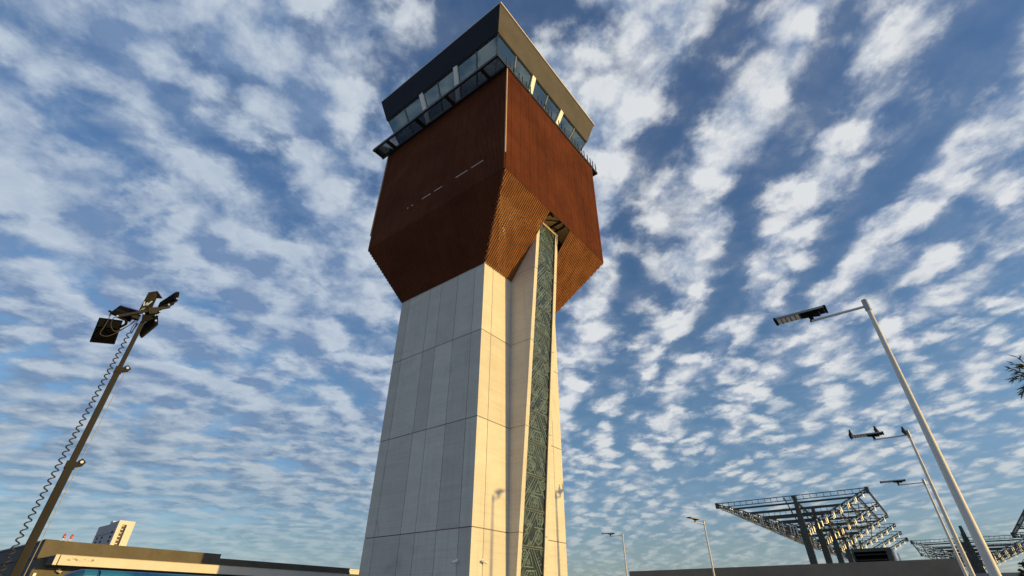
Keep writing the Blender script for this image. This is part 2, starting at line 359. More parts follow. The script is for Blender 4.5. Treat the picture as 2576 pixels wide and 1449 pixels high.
def fin_w(z): return -0.25 - 0.085 * z
def build_fin():
    zt = 23.95; m = MB(); gl, gr = 2.95, 4.83
    # two leaning cheeks beside the glass and a back between them, cut by the same level joints as the shaft
    zs = [0.0] + [j for j in JZ[1:]] + [zt]
    for z0, z1 in zip(zs, zs[1:]):
        za, zb_ = z0 + (0.015 if z0 else 0), z1 - 0.015
        for a, b in ((FL, gl), (gr, FR)):
            m.hexa([(a, fin_w(za), za), (b, fin_w(za), za), (b, 0.02, za), (a, 0.02, za)], [(a, fin_w(zb_), zb_), (b, fin_w(zb_), zb_), (b, 0.02, zb_), (a, 0.02, zb_)])
    m.hexa([(FL + .02, fin_w(0) + .03, 0), (gl - .02, fin_w(0) + .03, 0), (gl - .02, 0.02, 0), (FL + .02, 0.02, 0)], [(FL + .02, fin_w(zt) + .03, zt - .02), (gl - .02, fin_w(zt) + .03, zt - .02), (gl - .02, 0.02, zt - .02), (FL + .02, 0.02, zt - .02)], 1)
    m.hexa([(gr + .02, fin_w(0) + .03, 0), (FR - .02, fin_w(0) + .03, 0), (FR - .02, 0.02, 0), (gr + .02, 0.02, 0)], [(gr + .02, fin_w(zt) + .03, zt - .02), (FR - .02, fin_w(zt) + .03, zt - .02), (FR - .02, 0.02, zt - .02), (gr + .02, 0.02, zt - .02)], 1)
    o = m.build('stair_fin', ['fin_concrete', 'joint'], T); sub(o, (0, 0, 0))
    f = MB()                                                     # dark frame of the glass strip
    for a, b in ((gl - .005, gl + .055), (gr - .055, gr + .005)):
        f.hexa([(a, fin_w(0) + .05, 0), (b, fin_w(0) + .05, 0), (b, fin_w(0) + .16, 0), (a, fin_w(0) + .16, 0)], [(a, fin_w(zt) + .05, zt - .1), (b, fin_w(zt) + .05, zt - .1), (b, fin_w(zt) + .16, zt - .1), (a, fin_w(zt) + .16, zt - .1)])
    k = 0; z = 2.57 - 1.65
    zsn = []
    while z < 24: zsn.append(z); z += 1.653
    for z in zsn + [23.9]:
        f.box((gl + .055, fin_w(z) + .06, z - .035), (gr - .055, fin_w(z) + .17, z + .035))
    f.build('glass_frame', 'black_steel', o)
    zz = [-.7] + zsn
    for i, z0 in enumerate(zz):
        z1 = min(z0 + 1.653, 23.9)
        if z1 - z0 < 0.4: continue
        z0 = max(z0, 0)
        etched_pane(o, gl + .05, gr - .05, z0 + .03, z1 - .03, i)
    return o
def etched_pane(parent, u0, u1, z0, z1, k):
    """one etched glass pane: dark green glass with pale line work of hexagons, bars, rings and fans"""
    rng = random.Random(11 + k % 4); m = MB(); W_, H_ = u1 - u0, z1 - z0
    def P(a, b, out=0.0):
        z = z0 + b * H_; return Vector((u0 + a * W_, fin_w(z) + .10 - out, z))
    m.hexa([P(0, 0), P(1, 0), P(1, 0) + Vector((0, .03, 0)), P(0, 0) + Vector((0, .03, 0))], [P(0, 1), P(1, 1), P(1, 1) + Vector((0, .03, 0)), P(0, 1) + Vector((0, .03, 0))], 0)
    lay = [0]
    asp = W_ / H_
    def poly(pts, mi):
        lay[0] += 1; m.add([P(min(max(a, 0), 1), min(max(b, 0), 1), .003 + lay[0] * .0003) for a, b in pts], [tuple(range(len(pts)))], mi)
    def line(a, b, w=.026, mi=1):
        dx, dy = (b[0] - a[0]) * asp, b[1] - a[1]; L = math.hypot(dx, dy) or 1; w *= .92; nx, ny = -dy / L * w / 2 / asp, dx / L * w / 2
        poly([(a[0] - nx, a[1] - ny), (b[0] - nx, b[1] - ny), (b[0] + nx, b[1] + ny), (a[0] + nx, a[1] + ny)], mi)
    def ring(c, r, n, w=.026, mi=1, rot=0.0):
        pts = [(c[0] + r / asp * math.cos(rot + 2 * math.pi * i / n), c[1] + r * math.sin(rot + 2 * math.pi * i / n)) for i in range(n)]
        for i in range(n): line(pts[i], pts[(i + 1) % n], w, mi)
        return pts
    def clipln(a, b, w=.026, mi=1): line(a, b, w, mi)
    for i in range(4):
        x, y = rng.uniform(0, .8), rng.uniform(0, .85); w_, h_ = rng.uniform(.10, .24), rng.uniform(.06, .2); t_ = rng.uniform(-.15, .15)
        poly([(x, y), (x + w_, y + t_), (x + w_ * .9, y + h_ + t_), (x + .02, y + h_)], 2)
        if i % 2: ring((x + w_ / 2, y + h_ / 2), h_ * .5, rng.choice((4, 6)), .018, 1, rng.random())
    kind = k % 4; fl_ = 1 if kind in (0, 3) else -1
    def X(a): return a if fl_ > 0 else 1 - a
    def Ln(a, b, w=.04, mi=1): line((X(a[0]), a[1]), (X(b[0]), b[1]), w, mi)
    def Pl(pts, mi): poly([(X(a_), b_) for a_, b_ in pts], mi)
    def cluster(c, r):                       # bold hexagon holding four rings
        ring((X(c[0]), c[1]), r, 6, .036); ring((X(c[0]), c[1]), r * .80, 6, .016, 2)
        for dx_, dy_ in ((0, .40), (0, -.40), (.42, 0), (-.42, 0)):
            ring((X(c[0]) + dx_ * r / asp, c[1] + dy_ * r), r * .24, 6, .026)
    def flower(c, r):
        ring((X(c[0]), c[1]), r * .34, 6, .026)
        for i in range(6):
            an = i * math.pi / 3 + .5; poly([(X(c[0]) + (r * .5 * math.cos(an + e_) / asp if j else r * .42 * math.cos(an + e_) / asp), c[1] + (r * .5 if j else r * .42) * math.sin(an + e_)) for j, e_ in ((0, -.4), (0, .4))] + [(X(c[0]) + r * .95 * math.cos(an + e_) / asp, c[1] + r * .95 * math.sin(an + e_)) for e_ in (.32, -.32)], 2)
        ring((X(c[0]), c[1]), r * 1.05, 6, .03, 1, .5)
    if kind in (0, 2):
        cluster((.50, .16), .27); Ln((.06, 0), (.30, .42)); Ln((.94, 0), (.72, .40)); Ln((.30, .42), (.72, .40), .03)
        Ln((.02, .35), (.46, 1.0), .042); Ln((.12, .33), (.56, .98), .022); Ln((.98, .42), (.62, 1.0), .042)
        Ln((.42, .50), (.86, .50), .034); Ln((.42, .50), (.62, .90), .034); Ln((.86, .50), (.62, .90), .034)
        Pl([(.54, .56), (.74, .56), (.63, .74)], 2); Ln((.57, .58), (.71, .58), .02); Ln((.57, .58), (.635, .71), .02); Ln((.71, .58), (.635, .71), .02)
        for i in range(5): Ln((.04 + i * .065, .62 + i * .085), (.17 + i * .03, .56 + i * .09), .024, 1)
        flower((.86, .80), .15); Pl([(.02, .78), (.16, .90), (.16, .98), (.02, .98)], 2); Ln((.0, .16), (.12, .32), .03)
    else:
        flower((.78, .30), .21); Ln((0, .10), (.58, 1.0), .046); Ln((.12, .10), (.66, .94), .024); Ln((.50, 0), (1.0, .78), .046); Ln((.40, 0), (.58, .30), .03)
        Ln((.0, .52), (.30, .98), .034)
        zz_ = [(.10, .30), (.26, .36), (.13, .44), (.30, .50), (.18, .58), (.38, .64)]
        for p0_, p1_ in zip(zz_, zz_[1:]): Ln(p0_, p1_, .028)
        Pl([(.03, .60), (.14, .78), (.14, .96), (.03, .96)], 2); cluster((.80, .84), .20)
        Ln((.52, .55), (.98, .55), .032)
        for i in range(4): Ln((.56 + i * .10, .58), (.60 + i * .10, .68), .022)
        Pl([(.22, .02), (.40, .04), (.46, .14), (.30, .22)], 2); Ln((.22, .02), (.46, .14), .02); Ln((.62, .02), (.95, .03), .028); Ln((.30, .70), (.46, .96), .03)
    Ln((0, .012), (1, .012), .018); Ln((0, .988), (1, .988), .018)
    return m.build('etched_pane', ['etched', 'etch_line', 'etch_mid'], parent)
build_fin()

def build_screens():
    """ribbed rust screens: upright box faces and the sloping faces below, each a part; the ribs are real"""
    fine_, bold_ = (0.115, 0.072, 0.05), (0.165, 0.098, 0.075)
    def face(name, pts_lo, pts_hi, out, n0=0.0, mats=('rust', 'rust_dark'), skip=None, back=True):
        """ribs run from pts_lo(s) to pts_hi(s), s in metres along the face; out is the outward normal"""
        m = MB(); lo0, lo1 = [Vector(p) for p in pts_lo]; hi0, hi1 = [Vector(p) for p in pts_hi]
        L = (hi1 - hi0).length; out = Vector(out).normalized()
        pit, rw, dp = bold_ if mats[0] == 'rust_flare' else fine_
        n = int(L / pit); along = (hi1 - hi0).normalized()
        rng = random.Random(n)
        for i in range(n + 1):
            s = (i + .5) * L / (n + 1)
            w_ = (rw if back else rw * .92) * (.8 if i % 9 == 4 else 1)
            hi = hi0 + along * s
            # foot of the rib straight below, on the lower edge or on the slanting corner edge
            t = (hi - lo0).dot(along); Ll = (lo1 - lo0).dot(along)
            if t < 0:
                f = (hi - hi0).dot(along) / max(1e-6, (lo0 - hi0).dot(along)); lo = hi0.lerp(lo0, f)
            elif t > Ll:
                f = (hi1 - hi).dot(along) / max(1e-6, (hi1 - lo1).dot(along)); lo = hi1.lerp(lo1, f)
            else: lo = lo0 + (lo1 - lo0) * (t / Ll)
            if (hi - lo).length < .1: continue
            a = along * (w_ / 2); dd = dp * rng.uniform(.92, 1.05)
            m.hexa([lo - a, lo + a, lo + a + out * dd, lo - a + out * dd], [hi - a, hi + a, hi + a + out * dd, hi - a + out * dd], 0)
        if back:
            m.slab([lo0, lo1, hi1, hi0], -out * .05, 1)
        return m.build(name, list(mats), T)
    c = lambda u, w, z: (u, w, z)
    # upright faces
    face('screen_wall', [c(KU, KW, ZF), c(KU, WL, ZF)], [c(KU, KW, ZT), c(KU, WL, ZT)], (-1, 0, 0))
    face('screen_wall', [c(KU, KW, ZF), c(UR, KW, ZF)], [c(KU, KW, ZT), c(UR, KW, ZT)], (0, -1, 0), back=False)
    face('screen_wall', [c(UR, KW, ZF), c(UR, WL, ZF)], [c(UR, KW, ZT), c(UR, WL, ZT)], (1, 0, 0))
    face('screen_wall', [c(KU, WL, ZF), c(UR, WL, ZF)], [c(KU, WL, ZT), c(UR, WL, ZT)], (0, 1, 0))
    # sloping faces
    e = 0.03
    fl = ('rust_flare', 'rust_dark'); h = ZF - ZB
    face('sloped_screen', [c(-e, 0, ZB), c(-e, SW, ZB)], [c(KU, KW, ZF), c(KU, WL, ZF)], (-h, 0, KU + .001), mats=('rust', 'rust_dark'))
    face('sloped_screen', [c(SU + e, 0, ZB), c(SU + e, SW, ZB)], [c(UR, KW, ZF), c(UR, WL, ZF)], (h, 0, KU), mats=('rust', 'rust_dark'))
    face('sloped_screen', [c(0, SW + e, ZB), c(SU, SW + e, ZB)], [c(KU, WL, ZF), c(UR, WL, ZF)], (0, h, KU), mats=('rust', 'rust_dark'))
    face('sloped_screen', [c(0, -e, ZB), c(FL - .02, -e, ZB)], [c(KU, KW, ZF), c(FL - .02, KW, ZF)], (0, -h, KW), mats=fl, back=False)
    face('sloped_screen', [c(FR + .02, -e, ZB), c(SU, -e, ZB)], [c(FR + .02, KW, ZF), c(UR, KW, ZF)], (0, -h, KW), mats=fl, back=False)
    # pale corner trims, white strips painted for daylight leaking through gaps
    m = MB(); m.box((KU - .07, KW - .07, 25.5), (KU + .01, KW + .01, ZT)); m.build('corner_trim', 'rust_trim', T)
    m = MB(); m.box((KU - .09, WL - .02, 25.5), (KU + .02, WL + .09, ZT)); m.build('corner_trim', 'rust_trim', T)
    for a, b in ((-1.48, -.43), (-.06, 1.01), (2.30, 3.06), (3.45, 4.31), (5.28, 5.45), (5.76, 5.9)):
        m = MB(); m.box((KU - .062, a, 25.98), (KU - .02, b, 26.02)); m.build('light_leak_strip', 'white_paint', T)
    # inside the slot over the stair fin: boarded soffit, inner wall and steel struts
    m = MB(); m.box((KU + .2, KW + .16, 27.2), (UR - .2, -.05, 27.3)); m.build('inner_soffit', 'soffit', T)
    m = MB(); m.box((FL - 1.4, -.02, 20.1), (FR + 1.4, .02, 27.2)); m.build('inner_wall', 'soffit', T)
    m = MB()
    for u in (2.2, 3.5, 4.75, 5.5): m.beam((u, KW + .25, 26.9), (u, -.2, 26.9), .10, .12)
    for w in (-2.6, -1.4): m.beam((FL - 1, w, 27.1), (FR + 1, w, 27.1), .08, .08)
    for z in (24.3, 24.95): m.beam((4.98, KW + .3, z + .2), (4.98, -.9, z), .12, .14)
    m.beam((4.98, -2.5, 24.4), (4.98, -1.9, 25.0), .07, .07); m.beam((4.98, -1.5, 24.3), (4.98, -1.9, 25.0), .07, .07)
    m.beam((4.98, KW + .3, 24.5), (4.98, KW + .3, 25.2), .12, .1)
    m.beam((FL - .6, -1.6, 25.6), (FR + .8, -2.7, 26.4), .07, .07); m.beam((FL, -.8, 24.9), (FR + .3, -2.6, 25.5), .07, .07)
    m.build('inner_strut', 'black_steel', T)
    m = MB(); m.box((FL, fin_w(23.95) + .0, 23.96), (FR, fin_w(23.95) + .35, 24.14)); m.beam((FL, -1.5, 24.25), (FR, -1.5, 24.25), .2, .2); m.build('head_beam', 'soffit', T)
build_screens()

def build_cab():
    zb, zt = 34.95, 39.08
    bot = [(-1.45, -1.45), (9.05, -1.45), (9.05, 8.95), (-1.45, 8.95)]
    top = [(-2.80, -2.80), (10.42, -2.80), (10.42, 10.32), (-2.80, 10.32)]
    def Q(f, s, t, off=0.0):
        a = Vector((*bot[f], zb)).lerp(Vector((*bot[(f + 1) % 4], zb)), s); b = Vector((*top[f], zt)).lerp(Vector((*top[(f + 1) % 4], zt)), s)
        n = [Vector((0, -1, -.3)), Vector((1, 0, -.3)), Vector((0, 1, -.3)), Vector((-1, 0, -.3))][f].normalized()
        return a.lerp(b, t) + n * off
    # floor, ceiling and core
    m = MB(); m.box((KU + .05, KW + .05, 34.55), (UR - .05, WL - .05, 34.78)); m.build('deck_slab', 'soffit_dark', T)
    m = MB(); m.box((-1.4, -1.4, 34.79), (9.0, 8.9, 34.90)); m.build('cab_floor', 'cab_inside', T)
    m = MB(); m.box((-2.6, -2.6, 38.98), (10.2, 10.1, 39.06)); m.build('cab_ceiling', 'cab_inside', T)
    m = MB(); m.box((2.6, 3.2, 34.9), (5.6, 6.4, 38.97)); m.build('cab_core', 'cab_core', T)
    for (u, w, s) in ((1.1, 0.4, .9), (-.3, 2.2, .8), (4.6, .2, .8), (-.2, 5.2, .8), (7.2, .6, .7)):
        m = MB(); m.box((u, w, 34.9), (u + s, w + .5, 36.6)); m.build('control_desk', 'blind', T)
    for f in range(4):
        n = 6
        # uneven bays as in the photo
        ss = [0, .172, .352, .515, .675, .845, 1.0] if f == 0 else ([0, .165, .34, .49, .655, .83, 1.0] if f == 3 else [i / 6 for i in range(7)])
        for i in range(n):
            a, b = ss[i], ss[i + 1]
            m = MB(); g_ = .004
            lo = [Q(f, a + g_, 0), Q(f, b - g_, 0)]; hi = [Q(f, a + g_, 1), Q(f, b - g_, 1)]
            nrm = Q(f, .5, .5, 1) - Q(f, .5, .5)
            m.slab([lo[0], lo[1], hi[1], hi[0]], nrm * .02)
            p = m.build('cab_window', 'cab_glass', T)
        m = MB()
        for i in range(1, n):
            if i in (2, 4): continue
            s = ss[i]; m.beam(Q(f, s, 0, .02), Q(f, s, 1, .02), .09, .12, up=(0, 1, 0) if f % 2 else (1, 0, 0))
        m.beam(Q(f, 0, .0, .01), Q(f, 1, .0, .01), .10, .12); m.beam(Q(f, 0, 1, 0.01), Q(f, 1, 1, .01), .12, .14)
        m.beam(Q(f, 0, 0, .01), Q(f, 0, 1, .01), .08, .08)
        m.build('window_mullion', 'mullion', T)
        for i in (2, 4):
            s = ss[i]; m = MB(); m.beam(Q(f, s, 0, -.05), Q(f, s, 1, -.05), .42, .42, up=(0, 1, 0) if f % 2 else (1, 0, 0)); m.build('cab_column', 'white_paint', T)
    # roof: flaring fascia, flat top with pale coping
    a0, a1 = 39.10, 41.80
    b2 = [(-2.92, -2.92), (10.50, -2.92), (10.50, 10.42), (-2.92, 10.42)]; t2 = [(-3.52, -3.52), (11.15, -3.52), (11.15, 11.10), (-3.52, 11.10)]
    m = MB(); m.hexa([(*p, a0) for p in b2], [(*p, a1) for p in t2]); o = m.build('roof', 'fascia', T); sub(o, (0, 0, 0))
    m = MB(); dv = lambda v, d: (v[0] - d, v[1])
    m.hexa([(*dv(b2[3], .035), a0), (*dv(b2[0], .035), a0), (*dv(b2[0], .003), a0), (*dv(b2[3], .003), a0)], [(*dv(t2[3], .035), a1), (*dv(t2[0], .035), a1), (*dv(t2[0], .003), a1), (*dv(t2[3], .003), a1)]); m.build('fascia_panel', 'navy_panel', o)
    m = MB()
    m.box((-3.54, -3.61, 41.802), (11.23, -3.40, 41.95)); m.box((11.02, -3.398, 41.802), (11.23, 11.13, 41.95)); m.box((-3.54, 10.98, 41.802), (11.018, 11.13, 41.95)); m.box((-3.54, -3.398, 41.802), (-3.40, 10.978, 41.95))
    m.build('coping', 'coping', o)
    m = MB(); m.box((-2.86, -2.86, 39.07), (10.45, -2.80, 39.15)); m.box((-2.86, -2.79, 39.07), (-2.80, 10.38, 39.15)); m.build('drip_edge', 'black_steel', o)
build_cab()

def build_deck():
    """walkway round the cab: steel edge beams, cross beams with glazed floor bays, railing posts"""
    x0, x1, y0, y1, z = -3.44, 10.80, -3.42, 10.64, 34.72
    m = MB()
    m.box((x0, y0, z - .13), (x0 + .14, y1, z + .13)); m.box((x1 - .14, y0, z - .13), (x1, y1, z + .13))
    m.box((KU - .24, y0, z - .16), (KU - .09, y1, z + .10)); m.box((UR + .09, y0, z - .16), (UR + .24, y1, z + .10))
    for w, hw in ((y0 + .07, .06), (-1.74, .13), (1.90, .13), (5.32, .13), (8.90, .13), (y1 - .07, .06)):
        m.box((x0 + .142, w - hw, z - .11), (KU - .242, w + hw, z + .09)); m.box((UR + .242, w - hw, z - .11), (x1 - .142, w + hw, z + .09))
    m.box((KU - .08, KW - .14, ZT - .12), (UR + .08, KW - .085, ZT + .10))
    o = m.build('deck_frame', 'black_steel', T)
    m = MB(); m.box((x0 + .145, y0 + .14, z - .02), (KU - .245, y1 - .14, z - .004)); m.build('deck_panel', 'floor_glass', T)
    m = MB(); m.box((UR + .245, y0 + .14, z - .02), (x1 - .145, y1 - .14, z - .004)); m.build('deck_panel', 'floor_glass', T)
    us = [-2.37, -1.92, -1.45, -.86, -.44, .07, .6, 1.62, 2.1, 2.58, 3.07, 3.5, 4.57, 5.02, 5.5, 6.63, 7.11, 7.62, 8.23, 8.61, 9.18, 9.68, 10.1, 10.6]
    for u in us:
        m = MB(); m.box((u - .028, -3.41, 34.9), (u + .028, -3.35, 35.72)); m.build('rail_post', 'black_steel', T)
    for w in (-2.6, -1.8, -1.0, -.2, .6):
        m = MB(); m.box((x1 - .06, w - .028, 34.85), (x1, w + .028, 35.72)); m.build('rail_post', 'black_steel', T)
    m = MB(); m.beam((10.6, -3.38, 35.7), (10.77, -3.38, 35.2), .02, .02); m.build('wire_stay', 'wire', T)
build_deck()

def cctv(pos, nrm, aim, label, group=None, name='security_camera'):
    p = Vector(pos); n = Vector(nrm).normalized(); a = Vector(aim).normalized()
    t = thing(name, label, 'security camera', pos, group)
    m = MB(); m.tube([p, p + n * .03], .055, 12); m.tube([p + n * .03, p + n * .12 - Vector((0, 0, .01)), p + n * .14 - Vector((0, 0, .05))], .02, 8); m.build('bracket', 'white_paint', t)
    c = p + n * .15 - Vector((0, 0, .07))
    m = MB(); m.tube([c - a * .14, c - a * .13, c + a * .10, c + a * .12], [.03, .045, .05, .05], 12); m.build('housing', 'white_paint', t)
    m = MB(); m.tube([c + a * .121, c + a * .13], [.044, .04], 12); m.build('lens', 'lamp_black', t)
    return t
cctv((0, .78, 3.50), (-1, 0, 0), (-.6, .75, -.25), 'white bullet camera on the shaded left face of the concrete tower', 'cameras on the tower')
cctv((.80, 0, 3.50), (0, -1, 0), (.9, -.35, -.25), 'white bullet camera on the sunlit right face of the concrete tower', 'cameras on the tower')

# ------------------------------------------------------------------ street lamps
def make_lamp():
    H = 9.0
    t = thing('street_lamp', '', 'street lamp', (0, 0, 0))
    m = MB(); m.tube([(0, 0, 0), (0, 0, .5), (0, 0, H)], [.112, .11, .052], 20); m.build('pole', 'lamp_pole', t)
    m = MB(); m.box((-.16, -.16, 0), (.16, .16, .03)); m.build('base_plate', 'lamp_pole', t, bevel=.005)
    m = MB(); m.tube([(0, 0, H - .32), (0, 0, H + .02)], .075, 16); m.build('collar', 'lamp_body', t)
    m = MB(); m.tube([(0, .07, H - .18), (0, 1.40, H - .17)], .036, 14); m.build('arm', 'lamp_pole', t)
    m = MB(); m.tube([(0, 1.401, H - .17), (0, 1.44, H - .17)], .037, 14); m.build('arm_cap', 'lamp_black', t)
    z = H + .06
    def TL(y, x, dz): return (x, y, z + dz + (y - 1.2) * .03)
    m = MB()                                     # slim aluminium tray of the head
    m.hexa([TL(.98, -.2, 0), TL(.98, .2, 0), TL(2.28, .2, 0), TL(2.28, -.2, 0)], [TL(.98, -.215, .06), TL(.98, .215, .06), TL(2.28, .215, .06), TL(2.28, -.215, .06)])
    hd = m.build('lamp_head', 'lamp_body', t, bevel=.008); sub(hd, (0, 0, 0))
    m = MB()
    m.hexa([TL(2.281, -.215, -.02), TL(2.281, .215, -.02), TL(2.34, .2, -.015), TL(2.34, -.2, -.015)], [TL(2.281, -.222, .066), TL(2.281, .222, .066), TL(2.34, .2, .06), TL(2.34, -.2, .06)])
    m.build('end_cap', 'lamp_black', hd)
    m = MB()
    m.hexa([TL(.92, -.2, -.015), TL(.92, .2, -.015), TL(.979, .215, -.02), TL(.979, -.215, -.02)], [TL(.92, -.2, .06), TL(.92, .2, .06), TL(.979, .222, .066), TL(.979, -.222, .066)])
    m.build('end_cap', 'lamp_black', hd)
    for i in range(5):
        y0 = 1.64 + i * .125
        m = MB(); m.hexa([TL(y0 + .012, -.165, -.012), TL(y0 + .012, .165, -.012), TL(y0 + .115, .165, -.012), TL(y0 + .115, -.165, -.012)], [TL(y0 + .012, -.17, -.002), TL(y0 + .012, .17, -.002), TL(y0 + .115, .17, -.002), TL(y0 + .115, -.17, -.002)]); m.build('light_panel', 'lamp_panel', hd)
    m = MB()
    for i in range(6):
        y0 = 1.64 + i * .125; m.hexa([TL(y0 - .010, -.175, -.014), TL(y0 - .010, .175, -.014), TL(y0 + .010, .175, -.014), TL(y0 + .010, -.175, -.014)], [TL(y0 - .010, -.18, -.001), TL(y0 - .010, .18, -.001), TL(y0 + .010, .18, -.001), TL(y0 + .010, -.18, -.001)])
    m.build('panel_bar', 'lamp_black', hd)
    m = MB()                                     # driver box and battery bay under the inner half
    m.hexa([TL(1.14, -.13, -.09), TL(1.14, .13, -.09), TL(1.60, .10, -.05), TL(1.60, -.10, -.05)], [TL(1.12, -.19, -.001), TL(1.12, .19, -.001), TL(1.62, .19, -.001), TL(1.62, -.19, -.001)])
    m.hexa([TL(1.0, -.17, -.022), TL(1.0, .17, -.022), TL(1.118, .17, -.022), TL(1.118, -.17, -.022)], [TL(1.0, -.18, -.001), TL(1.0, .18, -.001), TL(1.118, .18, -.001), TL(1.118, -.18, -.001)])
    m.build('driver_box', 'lamp_black', hd)
    m = MB(); m.beam((0, 1.36, H - .15), (0, 1.40, H - .01), .07, .10); m.tube([(-.06, 1.37, H - .12), (.06, 1.37, H - .12)], .018, 8); m.build('bracket', 'lamp_black', t)
    return t
lamp = make_lamp()
GL = 'white street lamps'
def place_lamp(first, x, y, rz, s, label):
    o = lamp if first else copy_tree(lamp)
    o.location = (x, y, 0); o.rotation_euler = (0, 0, R(rz)); o.scale = (s, s, s); o['label'] = label; o['group'] = GL
    return o
place_lamp(True, -2.50, -16.95, 0, 1.0, 'tallest and nearest white street lamp, its thick pole crossing the two thinner ones')
place_lamp(False, 12.25, -16.93, 0, 1.0, 'white street lamp with three birds on top, second in the row of three')
place_lamp(False, 24.95, -16.92, 0, 1.0, 'white street lamp with bare arm, farthest and lowest of the row of three')
place_lamp(False, 26.9, -1.50, 76, 8.0 / 9, 'street lamp just left of the steel canopy, its head tilted towards the viewer')
place_lamp(False, 26.9, 6.05, 8, 7.6 / 9, 'small far street lamp between the tower and the left end of the brown wall')
place_lamp(False, 9.3, -25.4, 0, 1.0, 'street lamp outside the picture whose shadow falls on the sunlit tower face')

def bird(x, y, z, rz, lean, label):
    t = MB(); pts = [(-.16, 0, -.02), (-.10, 0, .02), (-.03, 0, .09), (.03, 0, .17), (.05, 0, .22), (.075, 0, .262), (.11, 0, .268), (.145, 0, .258)]
    t.tube(pts, [.008, .022, .055, .058, .040, .034, .022, .004], 10)
    for s in (-1, 1): t.tube([(0, s * .02, .09), (.01, s * .022, 0)], .006, 6)
    for s in (-1, 1): t.tube([(.04, s * .045, .17), (-.03, s * .058, .10), (-.13, s * .025, .01)], [.015, .026, .006], 6)
    o = t.build('bird', 'feather'); o.location = (x, y, z); o.rotation_euler = (0, R(lean), R(rz)); o.scale = (1.25, 1.25, 1.25)
    return tag(o, label, 'bird', 'birds perched on the lamp')
bird(12.25, -14.66, 9.11, 200, -18, 'dark bird perched at the outer tip of the lamp head')
bird(12.30, -15.72, 9.11, 30, -22, 'dark bird perched over the middle of the lamp head')
bird(12.25, -16.80, 8.86, 10, -20, 'dark bird perched on the lamp arm beside the pole')

